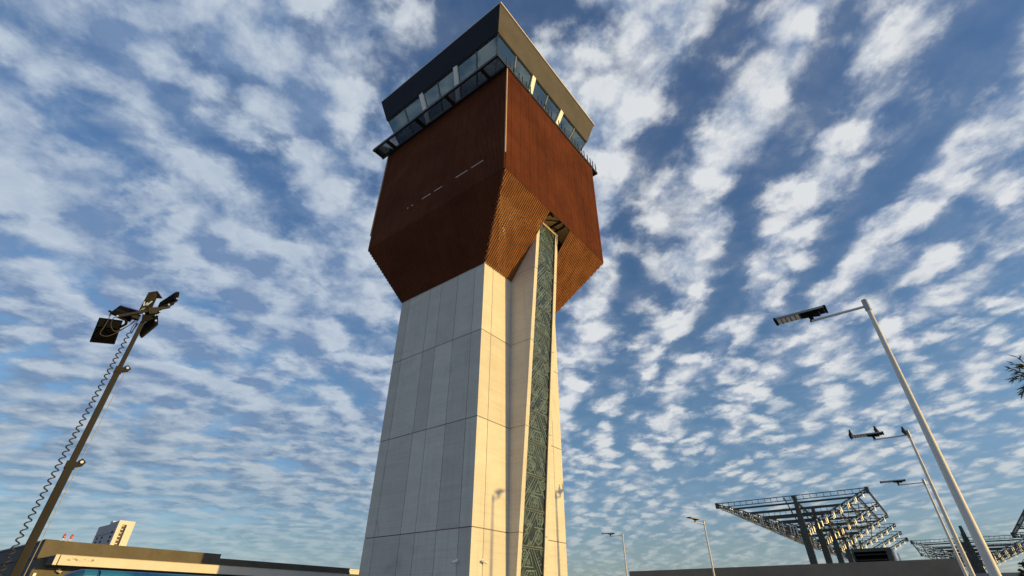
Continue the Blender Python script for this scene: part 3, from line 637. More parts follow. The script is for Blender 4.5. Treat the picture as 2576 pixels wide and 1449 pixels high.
# ------------------------------------------------------------------ mobile light tower
def build_light_tower():
    S = 1.6; d = 7.5 * S
    base = CAM + Vector((0.17606, 0.98438, 0)) * d; base.z = 0
    t = thing('light_tower', 'mobile light tower mast with four black floodlights and a coiled cable beside it', 'light tower', base)
    t.rotation_euler = (0, 0, R(-10.14)); t['_org'] = (0, 0, 0)
    def L(e, z, dl=0.0): return Vector((e * S, dl, 1.6 + (z - 1.6) * S))
    # trailer under the mast
    m = MB(); m.box((-.9, -.55, .45), (.9, .75, 1.25)); m.box((-.75, -.45, 1.252), (.75, .65, 1.38)); m.build('generator_hood', 'blue_dark', t, bevel=.04)
    for sx in (-1, 1):
        m = MB(); m.tube([(sx * .98, .1, .33), (sx * 1.16, .1, .33)], .33, 24); m.build('wheel', 'rubber', t, bevel=.03)
    m = MB(); m.beam((0, -.55, .5), (0, -1.9, .5), .1, .1); m.build('tow_bar', 'galv_dark', t)
    for sx, sy in ((-1, -1), (1, -1), (-1, 1), (1, 1)):
        m = MB(); m.beam((sx * .85, sy * .6, .5), (sx * 1.35, sy * 1.0, .5), .07, .07); m.tube([(sx * 1.35, sy * 1.0, .6), (sx * 1.35, sy * 1.0, .02)], .03, 8); m.build('outrigger', 'galv_dark', t)
    z1 = L(0, 2.96).z; z2 = L(0, 4.12).z; zt = L(0, 4.80).z
    for a, b, w in ((.5, z1, .128), (z1 - .2, z2, .104), (z2 - .2, zt, .078)):
        m = MB(); m.box((-w / 2, -w / 2, a), (w / 2, w / 2, b)); m.build('mast_section', 'galv_dark', t, bevel=.012)
    for z, w in ((z1, .15), (z2, .125)):
        m = MB(); m.box((-w / 2, -w / 2, z - .10), (w / 2, w / 2, z + .02))
        m.slab([(w / 2, -.02, z - .07), (w / 2 + .09, -.02, z - .03), (w / 2 + .12, -.02, z + .04), (w / 2 + .05, -.02, z + .10), (w / 2, -.02, z + .05)], (0, .05, 0))
        c = m.build('mast_collar', 'galv_dark', t); sub(c, (0, 0, 0))
        m = MB(); m.tube([(w / 2 + .06, -.03, z + .03), (w / 2 + .06, -.05, z + .03)], .025, 10); m.build('bolt', 'bolt', c)
    m = MB(); m.tube([(.11, .03, .6), (.12, .03, z2)], .006, 5); m.build('hoist_wire', 'wire', t)
    # coiled cable
    pts = []; x0, z0, x1, z1_ = -.115 * S, L(0, 1.2).z, -.068 * S, L(0, 4.60).z; turns = 47; n = turns * 10
    for i in range(n + 1):
        f = i / n; a = i / 10 * 2 * math.pi; r = .030 + .006 * math.sin(f * 3)
        pts.append((x0 + (x1 - x0) * f + r * math.cos(a) - .01, r * math.sin(a) - .03, z0 + (z1_ - z0) * f))
    pts += [(x1 + .02, -.02, z1_ + .06), (x1 + .03, 0, z1_ + .16), (-.05 * S, 0, L(0, 4.76).z)]
    m = MB(); m.tube(pts, .0115, 6); m.build('coiled_cable', 'cable', t)
    # cross arms
    m = MB(); m.beam(L(-.28, 4.735, -.12), L(.03, 4.955, -.12), .06, .05); m.beam(L(.0, 4.93, -.12), L(.10, 4.985, -.10), .09, .14); m.beam(L(.08, 5.0, -.10), L(.20, 5.10, -.06), .07, .05); m.build('cross_arm', 'galv_dark', t)
    m = MB(); m.slab([L(-.01, 4.76, -.06), L(.09, 4.86, -.06), L(.09, 5.01, -.06), L(.03, 5.0, -.06), L(-.05, 4.93, -.06)], (0, .03, 0)); m.slab([L(.08, 4.97, -.08), L(.17, 5.06, -.08), L(.235, 5.15, -.08), L(.24, 5.215, -.08), L(.10, 5.06, -.08)], (0, .03, 0)); m.build('arm_plate', 'lamp_black', t)
    m = MB(); m.box((-.14 * S, -.06, L(0, 4.80).z), (-.05 * S, .06, L(0, 4.87).z)); m.build('junction_box', 'galv_dark', t, bevel=.01)
    for e, z in ((-.272, 4.725), (.122, 4.955), (.238, 5.215), (-.03, 4.86), (.18, 5.09), (.118, 4.90), (.126, 4.815)):
        m = MB(); m.tube([L(e, z, -.20), L(e, z, -.15)], .019, 10); m.build('bolt', 'bolt', t)
    # sign plate bent over at the top, letter and slits solid, coloured as skylight through cut-outs
    m = MB(); m.slab([L(-.10, 4.90, .06), L(.02, 4.97, .06), L(.015, 5.19, .02), L(-.012, 5.285, -.02), L(-.095, 5.225, -.02)], (.01, .015, 0)); m.slab([L(-.012, 5.285, -.02), L(.01, 5.185, .02), L(.085, 5.272, .22)], (.006, .015, .006))
    sp = m.build('sign_plate', 'lamp_black', t); sub(sp, (0, 0, 0))
    m = MB()
    def W2(a, b, w):
        a = Vector(a); b = Vector(b); dx = (b - a).normalized(); nn = Vector((-dx.z, 0, dx.x)) * w; m.slab([a - nn, b - nn, b + nn, a + nn], (0, -.006, 0))
    c = [L(-.086, 5.085, .015), L(-.074, 5.022, .015), L(-.050, 5.085, .012), L(-.046, 5.038, .012), L(-.010, 5.125, .012)]
    W2(c[0], c[1], .012); W2(c[1] + Vector((.006, 0, .004)), c[2], .006); W2(c[2], c[3], .010); W2(c[3], c[4], .011)
    m.build('letter', 'cutout_sky', sp)
    for i in range(3):
        m = MB(); W2(L(-.078 - i * .006, 4.985 - i * .022, .03), L(-.046 - i * .006, 5.0 - i * .022, .03), .005); m.build('slit', 'cutout_sky', sp)
    # four floodlights: tray, housing and cooling fins each
    def head(q, thick, fins, yoke):
        q = [Vector(v) for v in q]; n = (q[1] - q[0]).cross(q[3] - q[0]).normalized()
        if n.y > 0: n = -n
        m = MB(); m.slab(q, -n * thick); h = m.build('floodlight', 'lamp_black', t, bevel=.012); sub(h, (0, 0, 0))
        a, b = (0.40, .97) if fins else (.05, .95)
        P = lambda u, v, o: (q[0].lerp(q[1], u)).lerp(q[3].lerp(q[2], u), v) + n * o
        m = MB()
        for i in range(15):
            u = .06 + i * .0625; m.hexa([P(u - .010, a, .001), P(u + .010, a, .001), P(u + .010, b, .001), P(u - .010, b, .001)], [P(u - .010, a, .03), P(u + .010, a, .03), P(u + .010, b, .03), P(u - .010, b, .03)])
        m.build('cooling_fin', 'lamp_black', h)
        if fins:
            m = MB(); m.hexa([P(.05, .04, .001), P(.95, .04, .001), P(.95, .36, .001), P(.05, .36, .001)], [P(.08, .07, .06), P(.92, .07, .06), P(.92, .33, .06), P(.08, .33, .06)]); m.build('driver_housing', 'lamp_black', h)
        m = MB()
        for u0, u1 in ((.02, .98),):
            for i in range(16):
                u = .04 + i * .06; m.hexa([P(u, .985, -thick), P(u + .018, .985, -thick), P(u + .018, 1.012, -thick), P(u, 1.012, -thick)], [P(u, .985, .004), P(u + .018, .985, .004), P(u + .018, 1.012, .004), P(u, 1.012, .004)])
        m.build('edge_teeth', 'galv_dark', h)
        if yoke:
            m = MB()
            for p0, p1 in zip(yoke, yoke[1:]): m.beam(p0, p1, .05, .014)
            m.build('yoke', 'lamp_black', h)
    head([L(-.44, 4.70, .05), L(-.20, 4.74, .02), L(-.165, 4.47, .30), L(-.415, 4.425, .33)], .05, 1, [L(-.20, 4.66, .1), L(-.155, 4.70, .0), L(-.165, 4.735, -.05), L(-.27, 4.735, -.1)])
    head([L(-.32, 5.045, .42), L(-.085, 5.05, .44), L(-.125, 4.80, .12), L(-.365, 4.83, .10)][::-1], .05, 1, [L(-.375, 4.84, .08), L(-.37, 4.80, .0), L(-.28, 4.775, -.08), L(-.20, 4.80, -.1)])
    head([L(.085, 5.22, .30), L(.215, 5.395, .02), L(.235, 5.22, -.10), L(.085, 5.07, .20)], .05, 0, None)
    head([L(.0, 4.79, .28), L(.105, 4.94, -.02), L(.148, 4.80, -.08), L(.05, 4.625, .20)], .05, 0, None)
    for pts in ([L(-.36, 4.74, -.03), L(-.345, 4.755, -.06), L(-.345, 4.60, .0), L(-.35, 4.50, .05), L(-.26, 4.50, .05), L(-.14, 4.66, .02), L(-.08, 4.80, 0)],
                [L(-.26, 4.74, -.13), L(-.30, 4.70, -.13), L(-.29, 4.62, -.05), L(-.22, 4.57, .0), L(-.13, 4.68, 0), L(-.07, 4.79, 0)],
                [L(-.05, 4.80, -.05), L(-.075, 4.68, -.04), L(-.065, 4.60, -.04), L(-.03, 4.77, -.03)]):
        fine = []
        for i in range(len(pts) - 1):
            p0, p1, p2, p3 = pts[max(i - 1, 0)], pts[i], pts[i + 1], pts[min(i + 2, len(pts) - 1)]
            for k in range(6):
                s = k / 6; fine.append(.5 * ((2 * p1) + (p2 - p0) * s + (2 * p0 - 5 * p1 + 4 * p2 - p3) * s * s + (3 * p1 - p0 - 3 * p2 + p3) * s ** 3))
        m = MB(); m.tube(fine, .0085, 6); m.build('lamp_cable', 'cable', t)
build_light_tower()

# ------------------------------------------------------------------ low building on the left
def build_low_building():
    wf = 15.25
    t = thing('low_building', 'long low flat roofed building, dark olive parapet over a cream canopy edge', 'building', (-11.6, wf, 0))
    m = MB(); m.box((-11.55, wf + .05, 0), (4.75, 38, 3.44)); m.build('wall', 'stucco', t)
    m = MB(); m.box((-11.60, wf, 3.441), (-3.79, wf + .28, 4.15)); m.build('parapet', 'stucco', t)
    m = MB(); m.box((-3.788, wf + .02, 3.441), (4.80, wf + .28, 3.95)); m.build('parapet', 'stucco', t)
    m = MB(); m.box((-11.60, wf + .282, 3.441), (-11.32, 38, 4.07)); m.build('parapet', 'wall_dark', t)
    m = MB(); m.box((-11.64, wf + .30, 4.071), (-11.28, 38.05, 4.15)); m.box((-11.63, wf - .03, 4.151), (-11.1, wf + .31, 4.17)); m.build('flashing', 'flashing', t)
    m = MB(); m.box((-11.568, wf + .06, 0), (-11.551, 38, 3.44)); m.build('side_wall', 'wall_dark', t)
    # canopy slab with its pale fascia
    wc = 13.92
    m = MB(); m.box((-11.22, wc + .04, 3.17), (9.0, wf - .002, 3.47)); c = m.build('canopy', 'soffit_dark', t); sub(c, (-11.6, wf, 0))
    m = MB(); m.box((-11.08, wc, 3.14), (9.0, wc + .039, 3.515)); m.build('canopy_fascia', 'canopy_cream', c)
    m = MB(); m.box((-11.26, wc - .01, 3.135), (-11.12, wc + .039, 3.52)); m.build('corner_cap', 'canopy_cream', c)
    m = MB(); m.box((-11.26, wc + .04, 3.15), (-11.221, wf - .003, 3.50)); m.build('end_cap', 'wall_dark', c)
    m = MB(); m.box((-11.26, wc - .02, 3.516), (9.0, wc + .06, 3.535)); m.build('drip_edge', 'stain', c)
    rng = random.Random(5); m = MB()
    for i in range(26):
        u = -10.78 + rng.random() * .95; z = 3.36 + rng.uniform(-.05, .05) + (u + 10.3) * .02; s = rng.uniform(.012, .05)
        m.add([(u - s * 2, wc - .002, z), (u, wc - .002, z - s * .5), (u + s * 1.6, wc - .002, z + s * .1), (u, wc - .002, z + s * .5)], [(0, 1, 2, 3)])
    m.build('scuff_mark', 'stain', c)
    m = MB(); m.box((4.60, wf - .16, 3.30), (4.70, wf - .02, 3.62)); m.tube([(4.65, wf - .02, 3.6), (4.65, wf - .2, 3.66), (4.62, wf - .24, 3.5)], .05, 8); m.build('downpipe', 'lamp_black', t)
    m = MB(); m.box((-11.46, wf - .015, 2.66), (-11.36, wf + .05, 2.86)); m.build('wall_light', 'white_paint', t)
build_low_building()
t = thing('back_building', 'sunlit beige parapet of a further building just left of the tower', 'building', (5.5, 24, 0))
m = MB(); m.box((4.0, 24, 0), (16, 34, 4.45)); m.build('wall', 'hotel_white', t)
m = MB(); m.box((3.95, 23.95, 4.451), (16.05, 34.05, 4.55)); m.build('parapet', 'hotel_white', t)
cctv((-10.62, 15.30, 3.02), (0, -1, 0), (.75, -.6, -.28), 'white bullet camera on the olive wall under the cream canopy edge')
t = thing('obstruction_light', 'pair of red obstruction lamps on a white forked stem on the low roof', 'warning light', (-10.64, 16.25, 3.44))
m = MB(); m.tube([(-10.64, 16.25, 3.44), (-10.64, 16.25, 4.22)], .035, 10); m.box((-10.70, 16.20, 4.10), (-10.58, 16.30, 4.23)); m.tube([(-10.79, 16.25, 4.34), (-10.79, 16.25, 4.29), (-10.74, 16.25, 4.25), (-10.55, 16.25, 4.25), (-10.50, 16.25, 4.29), (-10.50, 16.25, 4.35)], .022, 8); m.build('stem', 'white_paint', t)
for u in (-10.79, -10.50):
    m = MB(); m.tube([(u, 16.25, 4.34), (u, 16.25, 4.37), (u, 16.25, 4.39), (u, 16.25, 4.48), (u, 16.25, 4.53), (u, 16.25, 4.55)], [.045, .055, .058, .052, .03, .012], 14); m.build('red_lamp', 'red_glass', t)

# ------------------------------------------------------------------ white high-rise far behind
def build_hotel():
    u0, u1, w0, H = 195.4, 212.6, 768.7, 92.3
    t = thing('high_rise', 'distant white high rise with a dark vertical slot in its sunlit end', 'building', (u0, w0, 0))
    m = MB()
    s0, s1 = u0 + 4.4, u0 + 9.4; zt = H - 4.4
    m.box((u0, w0, 0), (s0, w0 + 3, H)); m.box((s1, w0, 0), (u1, w0 + 3, H)); m.box((s0, w0, zt), (s1, w0 + 3, H)); m.build('end_wall', 'hotel_white', t)
    m = MB(); m.box((u0 + .05, w0 + 3.01, 0), (u1 - .05, w0 + 29, H - .6)); o = m.build('front_block', 'hotel_grey', t); sub(o, (u0, w0, 0))
    m = MB(); m.box((u0 + 1.2, w0 + 29.02, 0), (u1 - .6, w0 + 78, H - 1.8)); o2 = m.build('rear_block', 'hotel_grey', t); sub(o2, (u0, w0, 0))
    m = MB(); m.box((s0, w0 + 2.2, 0), (s1, w0 + 2.98, zt)); m.build('slot_wall', 'hotel_dark', t)
    for i in range(22):
        z = 4 + i * 3.9
        if z > zt - 2: break
        m = MB(); m.box((s0 - .25, w0 - .5, z), (s0 + 2.3, w0 + 2.1, z + 1.1)); m.build('balcony', 'hotel_white', t)
    m = MB(); m.box((u0 + 3, w0 + 36, H - 1.79), (u0 + 9, w0 + 45, H + 2.6)); m.build('roof_house', 'hotel_white', t)
    for w in (44, 62):
        for i in range(18):
            z = H - 17.5 - i * 4.9
            if z < 2: break
            m = MB(); m.box((u0 + 1.1, w0 + w, z), (u0 + 1.19, w0 + w + 6, z + 2.6)); m.build('window', 'window_dark', o2)
    for i in range(18):
        z = H - 14 - i * 4.9
        if z < 2: break
        m = MB(); m.box((u0 - .08, w0 + 8, z), (u0 + .04, w0 + 15, z + 2.6)); m.build('window', 'window_dark', o)
    m = MB()
    for z in (H - 13.4, H - 37): m.box((u0 - .05, w0 + 3.1, z), (u0 + .04, w0 + 29, z + .7)); m.box((u0 + 1.12, w0 + 29.1, z), (u0 + 1.19, w0 + 78, z + .7))
    m.build('ledge', 'hotel_dark', t)
build_hotel()

# ------------------------------------------------------------------ blue boom lift
def build_boom():
    wq = -4.0; zt = 2.175; hw, hh = .26, .27
    t = thing('boom_lift', 'bright blue boom of a parked lift below the cream canopy edge', 'boom lift', (-12.5, wq, 0))
    def prof(u, k, dz=0.0, n=20):
        # rounded rectangle section at station u, k shrinks it
        pts = []
        for i in range(n):
            a = 2 * math.pi * i / n; c, s = math.cos(a), math.sin(a)
            pts.append(Vector((u, wq + hw * k * math.copysign(abs(c) ** .45, c), zt - hh + dz + hh * k * math.copysign(abs(s) ** .45, s))))
        return pts
    def loft(st, name, mt, smooth=True):
        m = MB(); rings = [prof(*q) for q in st]; n = len(rings[0])
        m.add([v for r in rings for v in r], [(i * n + k, i * n + (k + 1) % n, (i + 1) * n + (k + 1) % n, (i + 1) * n + k) for i in range(len(rings) - 1) for k in range(n)], 0, smooth)
        m.add(rings[0], [tuple(range(n))]); m.add(rings[-1], [tuple(range(n))]); return m.build(name, mt, t)
    loft([(-14.93, .55, -.20), (-14.88, .75, -.12), (-14.80, .92, -.05), (-14.70, 1.0, -.02), (-14.62, 1.02, 0)], 'boom_end', 'blue_dark')
    loft([(-14.62, 1.03, 0), (-14.42, 1.03, 0)], 'boom_collar', 'blue_paint')
    loft([(-14.415, .96, -.01), (-14.38, .96, -.01)], 'seam_gap', 'blue_dark')
    b = loft([(-14.375, 1.03, 0), (-9.3, 1.03, 0)], 'boom', 'blue_paint'); sub(b, (-12.5, wq, 0))
    loft([(-9.3, .86, -.02), (-6.6, .86, -.02)], 'inner_boom', 'blue_paint')
    m = MB(); m.tube([(-14.25, wq - hw - .035, zt - .13), (-14.25, wq - hw + .02, zt - .13)], .028, 14); m.build('pivot_bolt', 'galv_dark', b)
    m = MB(); m.box((-14.2, wq - .9, .55), (-11.6, wq + .9, 1.25)); m.build('turntable', 'blue_dark', t, bevel=.08)
    m = MB(); m.box((-13.6, wq - .35, 1.251), (-13.0, wq + .35, 1.70)); m.build('boom_support', 'blue_paint', t)
    m = MB(); m.box((-14.4, wq - .75, .35), (-11.2, wq + .75, .548)); m.build('chassis', 'galv_dark', t)
    for u in (-14.0, -11.6):
        for s in (-1, 1):
            m = MB(); m.tube([(u, wq + s * .78, .42), (u, wq + s * 1.12, .42)], .42, 24); m.build('wheel', 'rubber', t, bevel=.03)
    m = MB(); m.box((-6.4, wq - .8, .9), (-5.5, wq + .8, .98)); m.build('basket_floor', 'galv_dark', t)
    m = MB()
    for z in (1.4, 1.9):
        m.beam((-6.4, wq - .8, z), (-5.5, wq - .8, z), .04, .04); m.beam((-6.4, wq + .8, z), (-5.5, wq + .8, z), .04, .04); m.beam((-5.5, wq - .8, z), (-5.5, wq + .8, z), .04, .04)
    for u in (-6.4, -5.5):
        for s in (-.8, .8): m.beam((u, wq + s, .98), (u, wq + s, 1.9), .04, .04)
    m.beam((-6.6, wq, 1.85), (-6.4, wq, .94), .12, .12)
    m.build('basket_rail', 'blue_paint', t)
build_boom()

# ------------------------------------------------------------------ right side: wall, steel canopies, pylon, trees
m = MB(); m.box((30, -17.1, 0), (30.35, 7.34, 4.84))
for w in (-12, -6.5, -1, 4.2): m.box((29.996, w - .012, .1), (30.002, w + .012, 4.80))
tag(m.build('concrete_wall', 'right_wall', loc=(30, -5, 0)), 'long plain brown grey concrete wall, unlit, below the steel canopy', 'wall')
t = thing('low_shed', 'low grey flat roofed shed right of the brown concrete wall', 'shed', (31, -20, 0))
m = MB(); m.box((31, -27, 0), (36, -17.3, 3.75)); m.build('wall', 'grey_block', t)
m = MB(); m.box((30.85, -27.1, 3.751), (36.1, -17.2, 3.98)); m.build('roof', 'grey_block', t)

def make_canopy(name, label, us, wl, wr, wcol, H=12.0, zv=8.95, columns=True, group='steel canopies'):
    t = thing(name, label, 'canopy', (us[0], wcol, 0), group); dpt = .42
    def zz(w, low=0.0):          # height of the sloping wing at w
        f = (w - wcol) / ((wl if w > wcol else wr) - wcol); return zv + (H - .05 - zv) * min(1, f) - low
    for i, u in enumerate(us):
        if columns:
            m = MB(); a, b, c = .24, .33, .15
            m.hexa([(u, wcol - a, 0), (u + .5, wcol - a, 0), (u + .5, wcol + a, 0), (u, wcol + a, 0)], [(u, wcol - b, 8.4), (u + .5, wcol - b, 8.4), (u + .5, wcol + b, 8.4), (u, wcol + b, 8.4)])
            m.hexa([(u, wcol - b, 8.402), (u + .5, wcol - b, 8.402), (u + .5, wcol + b, 8.402), (u, wcol + b, 8.402)], [(u + .1, wcol - c, H), (u + .4, wcol - c, H), (u + .4, wcol + c, H), (u + .1, wcol + c, H)])
            m.build('column', 'steel_green', t)
            for wk in (wcol + .8,):
                m = MB(); m.beam((u + .25, wcol - .3, 8.1), (u + .25, wcol - .95, 8.95), .14, .14); m.beam((u + .2, wcol + 1.0, H - .1), (u + .2, wcol + .1, 8.6), .10, .10); m.build('brace', 'steel_green', t)
        for wt in (wl, wr):
            m = MB(); s = 1 if wt > wcol else -1; L_ = abs(wt - wcol); n = 11
            w_in = wcol + s * .3
            m.beam((u + .2, w_in, zz(w_in)), (u + .2, wt, zz(wt)), .11, .10); m.beam((u + .2, w_in, zz(w_in, dpt + .18)), (u + .2, wt, zz(wt, .24)), .11, .10)
            for k in range(n):
                wa = w_in + (wt - w_in) * k / n; wb_ = w_in + (wt - w_in) * (k + 1) / n
                la = dpt + .18 - (dpt - .06) * k / n; lb = dpt + .18 - (dpt - .06) * (k + 1) / n
                if k % 2: m.beam((u + .2, wa, zz(wa)), (u + .2, wb_, zz(wb_, lb)), .06, .06)
                else: m.beam((u + .2, wa, zz(wa, la)), (u + .2, wb_, zz(wb_)), .06, .06)
                m.beam((u + .2, wa, zz(wa)), (u + .2, wa, zz(wa, la)), .06, .06)
            # upright bright connection plates in pairs, set obliquely under the chord
            cuts = (.04, .075, .11, .19, .25, .31, .335, .43, .455, .55, .575, .67, .695, .79, .815, .93)
            for j, f in enumerate(cuts):
                w = w_in + (wt - w_in) * f; h = .95 - .42 * f; dx = Vector((.86, -.5, 0)) * .06
                zc_ = zz(w) - .04; p = Vector((u + .02, w, zc_)); nn = Vector((.01, .017, 0))
                m.slab([p - dx - Vector((0, 0, h)), p + dx - Vector((0, 0, h)), p + dx, p - dx], nn, 1)
            m.build('wing_truss', ['steel_green', 'steel_plate'], t)
        if i % 1 == 0:
            m = MB(); m.beam((u + .2, wl, H), (u + .2, wr, H), .07, .07); m.beam((u + .2, wl, H - .4), (u + .2, wr, H - .4), .07, .07)
            n = int((wl - wr) / .62)
            for k in range(n + 1):
                w = wr + (wl - wr) * k / n; m.beam((u + .2, w, H), (u + .2, w, H - .4), .045, .045)
            m.build('tie_truss', 'steel_green', t)
        if i < 3:
            for zb_, hgt in ((11.40, .17), (10.82, .22), (10.25, .26), (9.70, .26)):
                zq = H - 12 + zb_; f = (zq - zv) / (H - .05 - zv); wa = wcol + (wl - wcol) * f; wb_ = wcol + (wr - wcol) * f
                m = MB(); m.beam((u + .9, wa, zq), (u + .9, wb_, zq), .16, hgt); m.build('cross_beam', 'steel_green', t)
    for ua, ub in zip(us, us[1:]):
        for wt in (wl, wr):
            if wt == wr and ua > us[0] + 20: continue
            for f0, f1 in ((.08, .30), (.30, .50), (.50, .68), (.68, .84)):
                wa, wb_ = wcol + (wt - wcol) * f0, wcol + (wt - wcol) * f1
                m = MB(); m.beam((ua + .25, wa, zz(wa, .12)), (ub + .15, wb_, zz(wb_, .12)), .05, .05); m.beam((ua + .25, wb_, zz(wb_, .18)), (ub + .15, wa, zz(wa, .18)), .05, .05); m.build('wing_brace', 'steel_green', t)
    u0, u1 = us[0] + .2, us[-1] + .2
    for w, lim in ((wl, 1), (wr, 1)):
        m = MB(); uu = u1 if w == wl else us[min(2, len(us) - 1)] + .2
        m.beam((u0, w, H), (uu, w, H), .08, .08); m.beam((u0, w, H - .36), (uu, w, H - .36), .08, .08)
        n = int((uu - u0) / .7)
        for k in range(n + 1): m.beam((u0 + (uu - u0) * k / n, w, H), (u0 + (uu - u0) * k / n, w, H - .36), .05, .05)
        m.build('eave_truss', 'steel_green', t)
    for f in (.3, .5, .68, .84):
        for wt in (wl, wr):
            w = wcol + (wt - wcol) * f; uu = u1 if wt == wl else us[min(2, len(us) - 1)] + .2
            m = MB(); m.beam((u0, w, zz(w) + .06), (uu, w, zz(w) + .06), .09, .11); m.beam((u0, w, zz(w, .42)), (uu, w, zz(w, .42)), .06, .06)
            n = max(4, int((uu - u0) / 1.15))
            for k in range(n):
                ua, ub = u0 + (uu - u0) * k / n, u0 + (uu - u0) * (k + 1) / n; za, zb_ = (.42, 0) if k % 2 else (0, .42)
                m.beam((ua, w, zz(w, za)), (ub, w, zz(w, zb_)), .045, .045)
            m.build('purlin', 'steel_green', t)
    for u in us[:1] + us[-1:]:
        for w in (wl, wr):
            m = MB(); m.box((u + .02, w - .16, H - .5), (u + .4, w + .16, H + .06)); m.build('end_node', 'steel_green', t)
    m = MB(); m.beam((us[0] + .2, wcol + .2, H - .1), (us[min(1, len(us) - 1)] + .2, wcol + .2, H - 1.0), .18, .20); m.build('ridge_beam', 'steel_green', t)
    return t
make_canopy('steel_canopy', 'large unfinished grey steel canopy of open trusses on a row of tapered columns', [43, 52.3, 61.6, 70.9, 80.2, 89.5], 2.0, -12.6, -6.05)
make_canopy('steel_canopy', 'farther low steel truss canopy right of the large one, behind the lamp poles', [94.5, 107, 119.5], -12.9, -28.5, -20.2)
make_canopy('steel_canopy', 'steel truss end jutting in at the right edge of the photo above the shed', [41.5, 49.5, 57.5, 65.3], -23.35, -37.5, -30.5, H=9.5, zv=7.2)

t = thing('equipment_box', 'dark open fronted steel box among the canopy columns, just above the brown wall', 'steel box', (40, -11.3, 0))
m = MB(); m.box((40, -12.85, 6.30), (42.6, -9.85, 6.56)); m.box((40, -12.85, 0), (42.6, -12.45, 6.298)); m.box((40, -10.0, 0), (42.6, -9.85, 6.298)); m.box((42.4, -12.448, 0), (42.6, -10.002, 6.298)); m.build('frame', 'steel_green', t)
for z in (5.2, 5.62, 6.04):
    m = MB(); m.box((40.3, -12.44, z), (42.39, -10.01, z + .10)); m.build('shelf', 'black_steel', t)
m = MB(); m.box((40.1, -13.02, 0), (40.25, -12.90, 6.3)); m.box((40.1, -13.3, 0), (40.22, -13.18, 6.1)); m.build('upright', 'steel_plate', t)

def build_pylon():
    u, w = 94.0, -19.95; H = 13.7
    t = thing('steel_pylon', 'dark tapering pylon with cable stays, half hidden behind the nearest lamp pole', 'pylon', (u, w, 0))
    m = MB()
    m.hexa([(u, w - 1.1, 0), (u + 1.2, w - 1.1, 0), (u + 1.2, w + 1.1, 0), (u, w + 1.1, 0)], [(u + .2, w - .42, 11.4), (u + .9, w - .42, 11.4), (u + .9, w + .55, 11.4), (u + .2, w + .55, 11.4)])
    m.hexa([(u + .2, w - .42, 11.402), (u + .9, w - .42, 11.402), (u + .9, w + .28, 11.402), (u + .2, w + .28, 11.402)], [(u + .3, w - .3, H), (u + .8, w - .3, H), (u + .8, w + .10, H), (u + .3, w + .10, H)])
    m.slab([(u + .2, w + .55, 9.9), (u + .2, w + 1.0, 10.9), (u + .2, w + 1.05, 12.1), (u + .2, w + .85, 12.2), (u + .2, w + .72, 11.3), (u + .2, w + .4, 10.9)], (.6, 0, 0))
    m.build('shaft', 'steel_green', t)
    rng = random.Random(4); m = MB()
    for i in range(60):
        z = rng.uniform(5, 12.4); k = .95 - z * .055; a = Vector((u - .05, w + rng.uniform(-k, k), z)); b = a + Vector((0, rng.uniform(-.3, .3), rng.uniform(.2, 1.0)))
        m.beam(a, b, .05, .05)
    m.build('bracing', 'steel_green', t)
    for (e, f) in (((107, -33, 11.5), 12.8), ((112, -36, 10.5), 12.6), ((100, -31, 9.5), 11.8), ((96, -14, 11.6), 12.2)):
        m = MB(); m.tube([(u + .5, w, f), lerp((u + .5, w, f), e, .5) - Vector((0, 0, .25)), e], .022, 5); m.build('cable_stay', 'cable', t)
build_pylon()

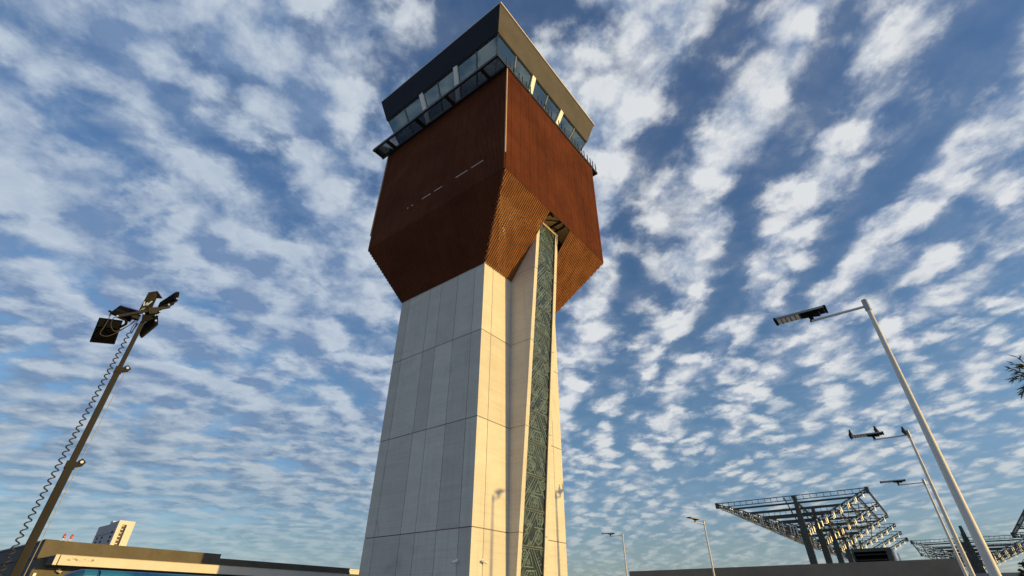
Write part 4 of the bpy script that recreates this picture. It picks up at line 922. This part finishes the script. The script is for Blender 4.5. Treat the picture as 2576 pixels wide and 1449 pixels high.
def leafy(name, label, cat, base, trunk, blobs, leaf_len, leaf_w, n, mt, seed, droop=.2, limbs=None):
    rng = random.Random(seed); t = thing(name, label, cat, base)
    m = MB(); b = Vector(base)
    m.tube([b, b.lerp(Vector(trunk), .5) + Vector((.05, .04, 0)), Vector(trunk)], [.11, .08, .05], 10)
    for c, r in blobs:
        mid = Vector(trunk).lerp(Vector(c), .5) + Vector((0, 0, .1)); m.tube([b.lerp(Vector(trunk), .8), mid, Vector(c)], [.045, .025, .008], 7)
    m.build('trunk', 'bark', t)
    m = MB(); tw = MB(); per = n // len(blobs)
    for c, r in blobs:
        c = Vector(c)
        for k in range(max(3, per // 9)):
            while True:
                v = Vector((rng.uniform(-1, 1), rng.uniform(-1, 1), rng.uniform(-1, 1)))
                if .15 < v.length < 1: break
            p = c + v * r; q = p + v.normalized() * rng.uniform(.12, .3) * (r ** .5) + Vector((0, 0, rng.uniform(-.08, .04)))
            tw.tube([c.lerp(p, .55), p, q], [.006, .004, .002], 4)
            for j in range(9):
                o = p.lerp(q, j / 8); d = ((q - p).normalized() + Vector((rng.uniform(-1, 1), rng.uniform(-1, 1), rng.uniform(-1, .8))) * .9).normalized()
                s = d.cross(Vector((rng.uniform(-1, 1), rng.uniform(-1, 1), rng.uniform(-1, 1)))).normalized(); L_ = leaf_len * rng.uniform(.6, 1.2); ww = leaf_w * rng.uniform(.7, 1.2) / 2
                bend = Vector((0, 0, -L_ * droop * rng.random()))
                m.add([o, o + d * L_ * .4 + s * ww, o + d * L_ + bend, o + d * L_ * .4 - s * ww], [(0, 1, 2, 3)])
    m.build('crown', mt, t); tw.build('twig', 'bark', t)
    return t
# tree close on the right, only the tip of one bough reaches into the picture
tip = Vector((-9.535, -17.89, 3.97)); bt = Vector((-8.2, -19.9, 0)); tt = Vector((-8.3, -19.8, 2.6))
leafy('olive_tree', 'thin leaved tree whose twig tip pokes in at the right edge', 'tree', bt, tt,
      [(tip, .22), (tip + Vector((.22, -.30, -.20)), .26), (tip + Vector((.5, -.5, .1)), .5), (tt + Vector((0, 0, 1.2)), .9), (tt + Vector((.6, -.5, .7)), .8), (tt + Vector((-.4, .2, .6)), .6), (tt + Vector((.2, .5, .5)), .6)], .10, .017, 4300, 'leaf', 21)
fr = lambda az, dist, z: CAM + (FX * math.cos(R(az)) + FY * math.sin(R(az))) * dist + Vector((0, 0, z - 1.6))
b0 = fr(45.0, 27, 0)
leafy('bushy_tree', 'brownish bushy tree in the bottom right corner in front of the trusses', 'tree', b0, b0 + Vector((0, 0, 2.0)),
      [(fr(43.9, 27, 2.75), .55), (fr(43.4, 27.2, 2.3), .5), (fr(45.3, 27, 3.1), .8), (fr(44.6, 27, 2.2), .8), (fr(46.5, 27, 2.7), .9)], .14, .09, 9000, 'leaf_brown', 8)
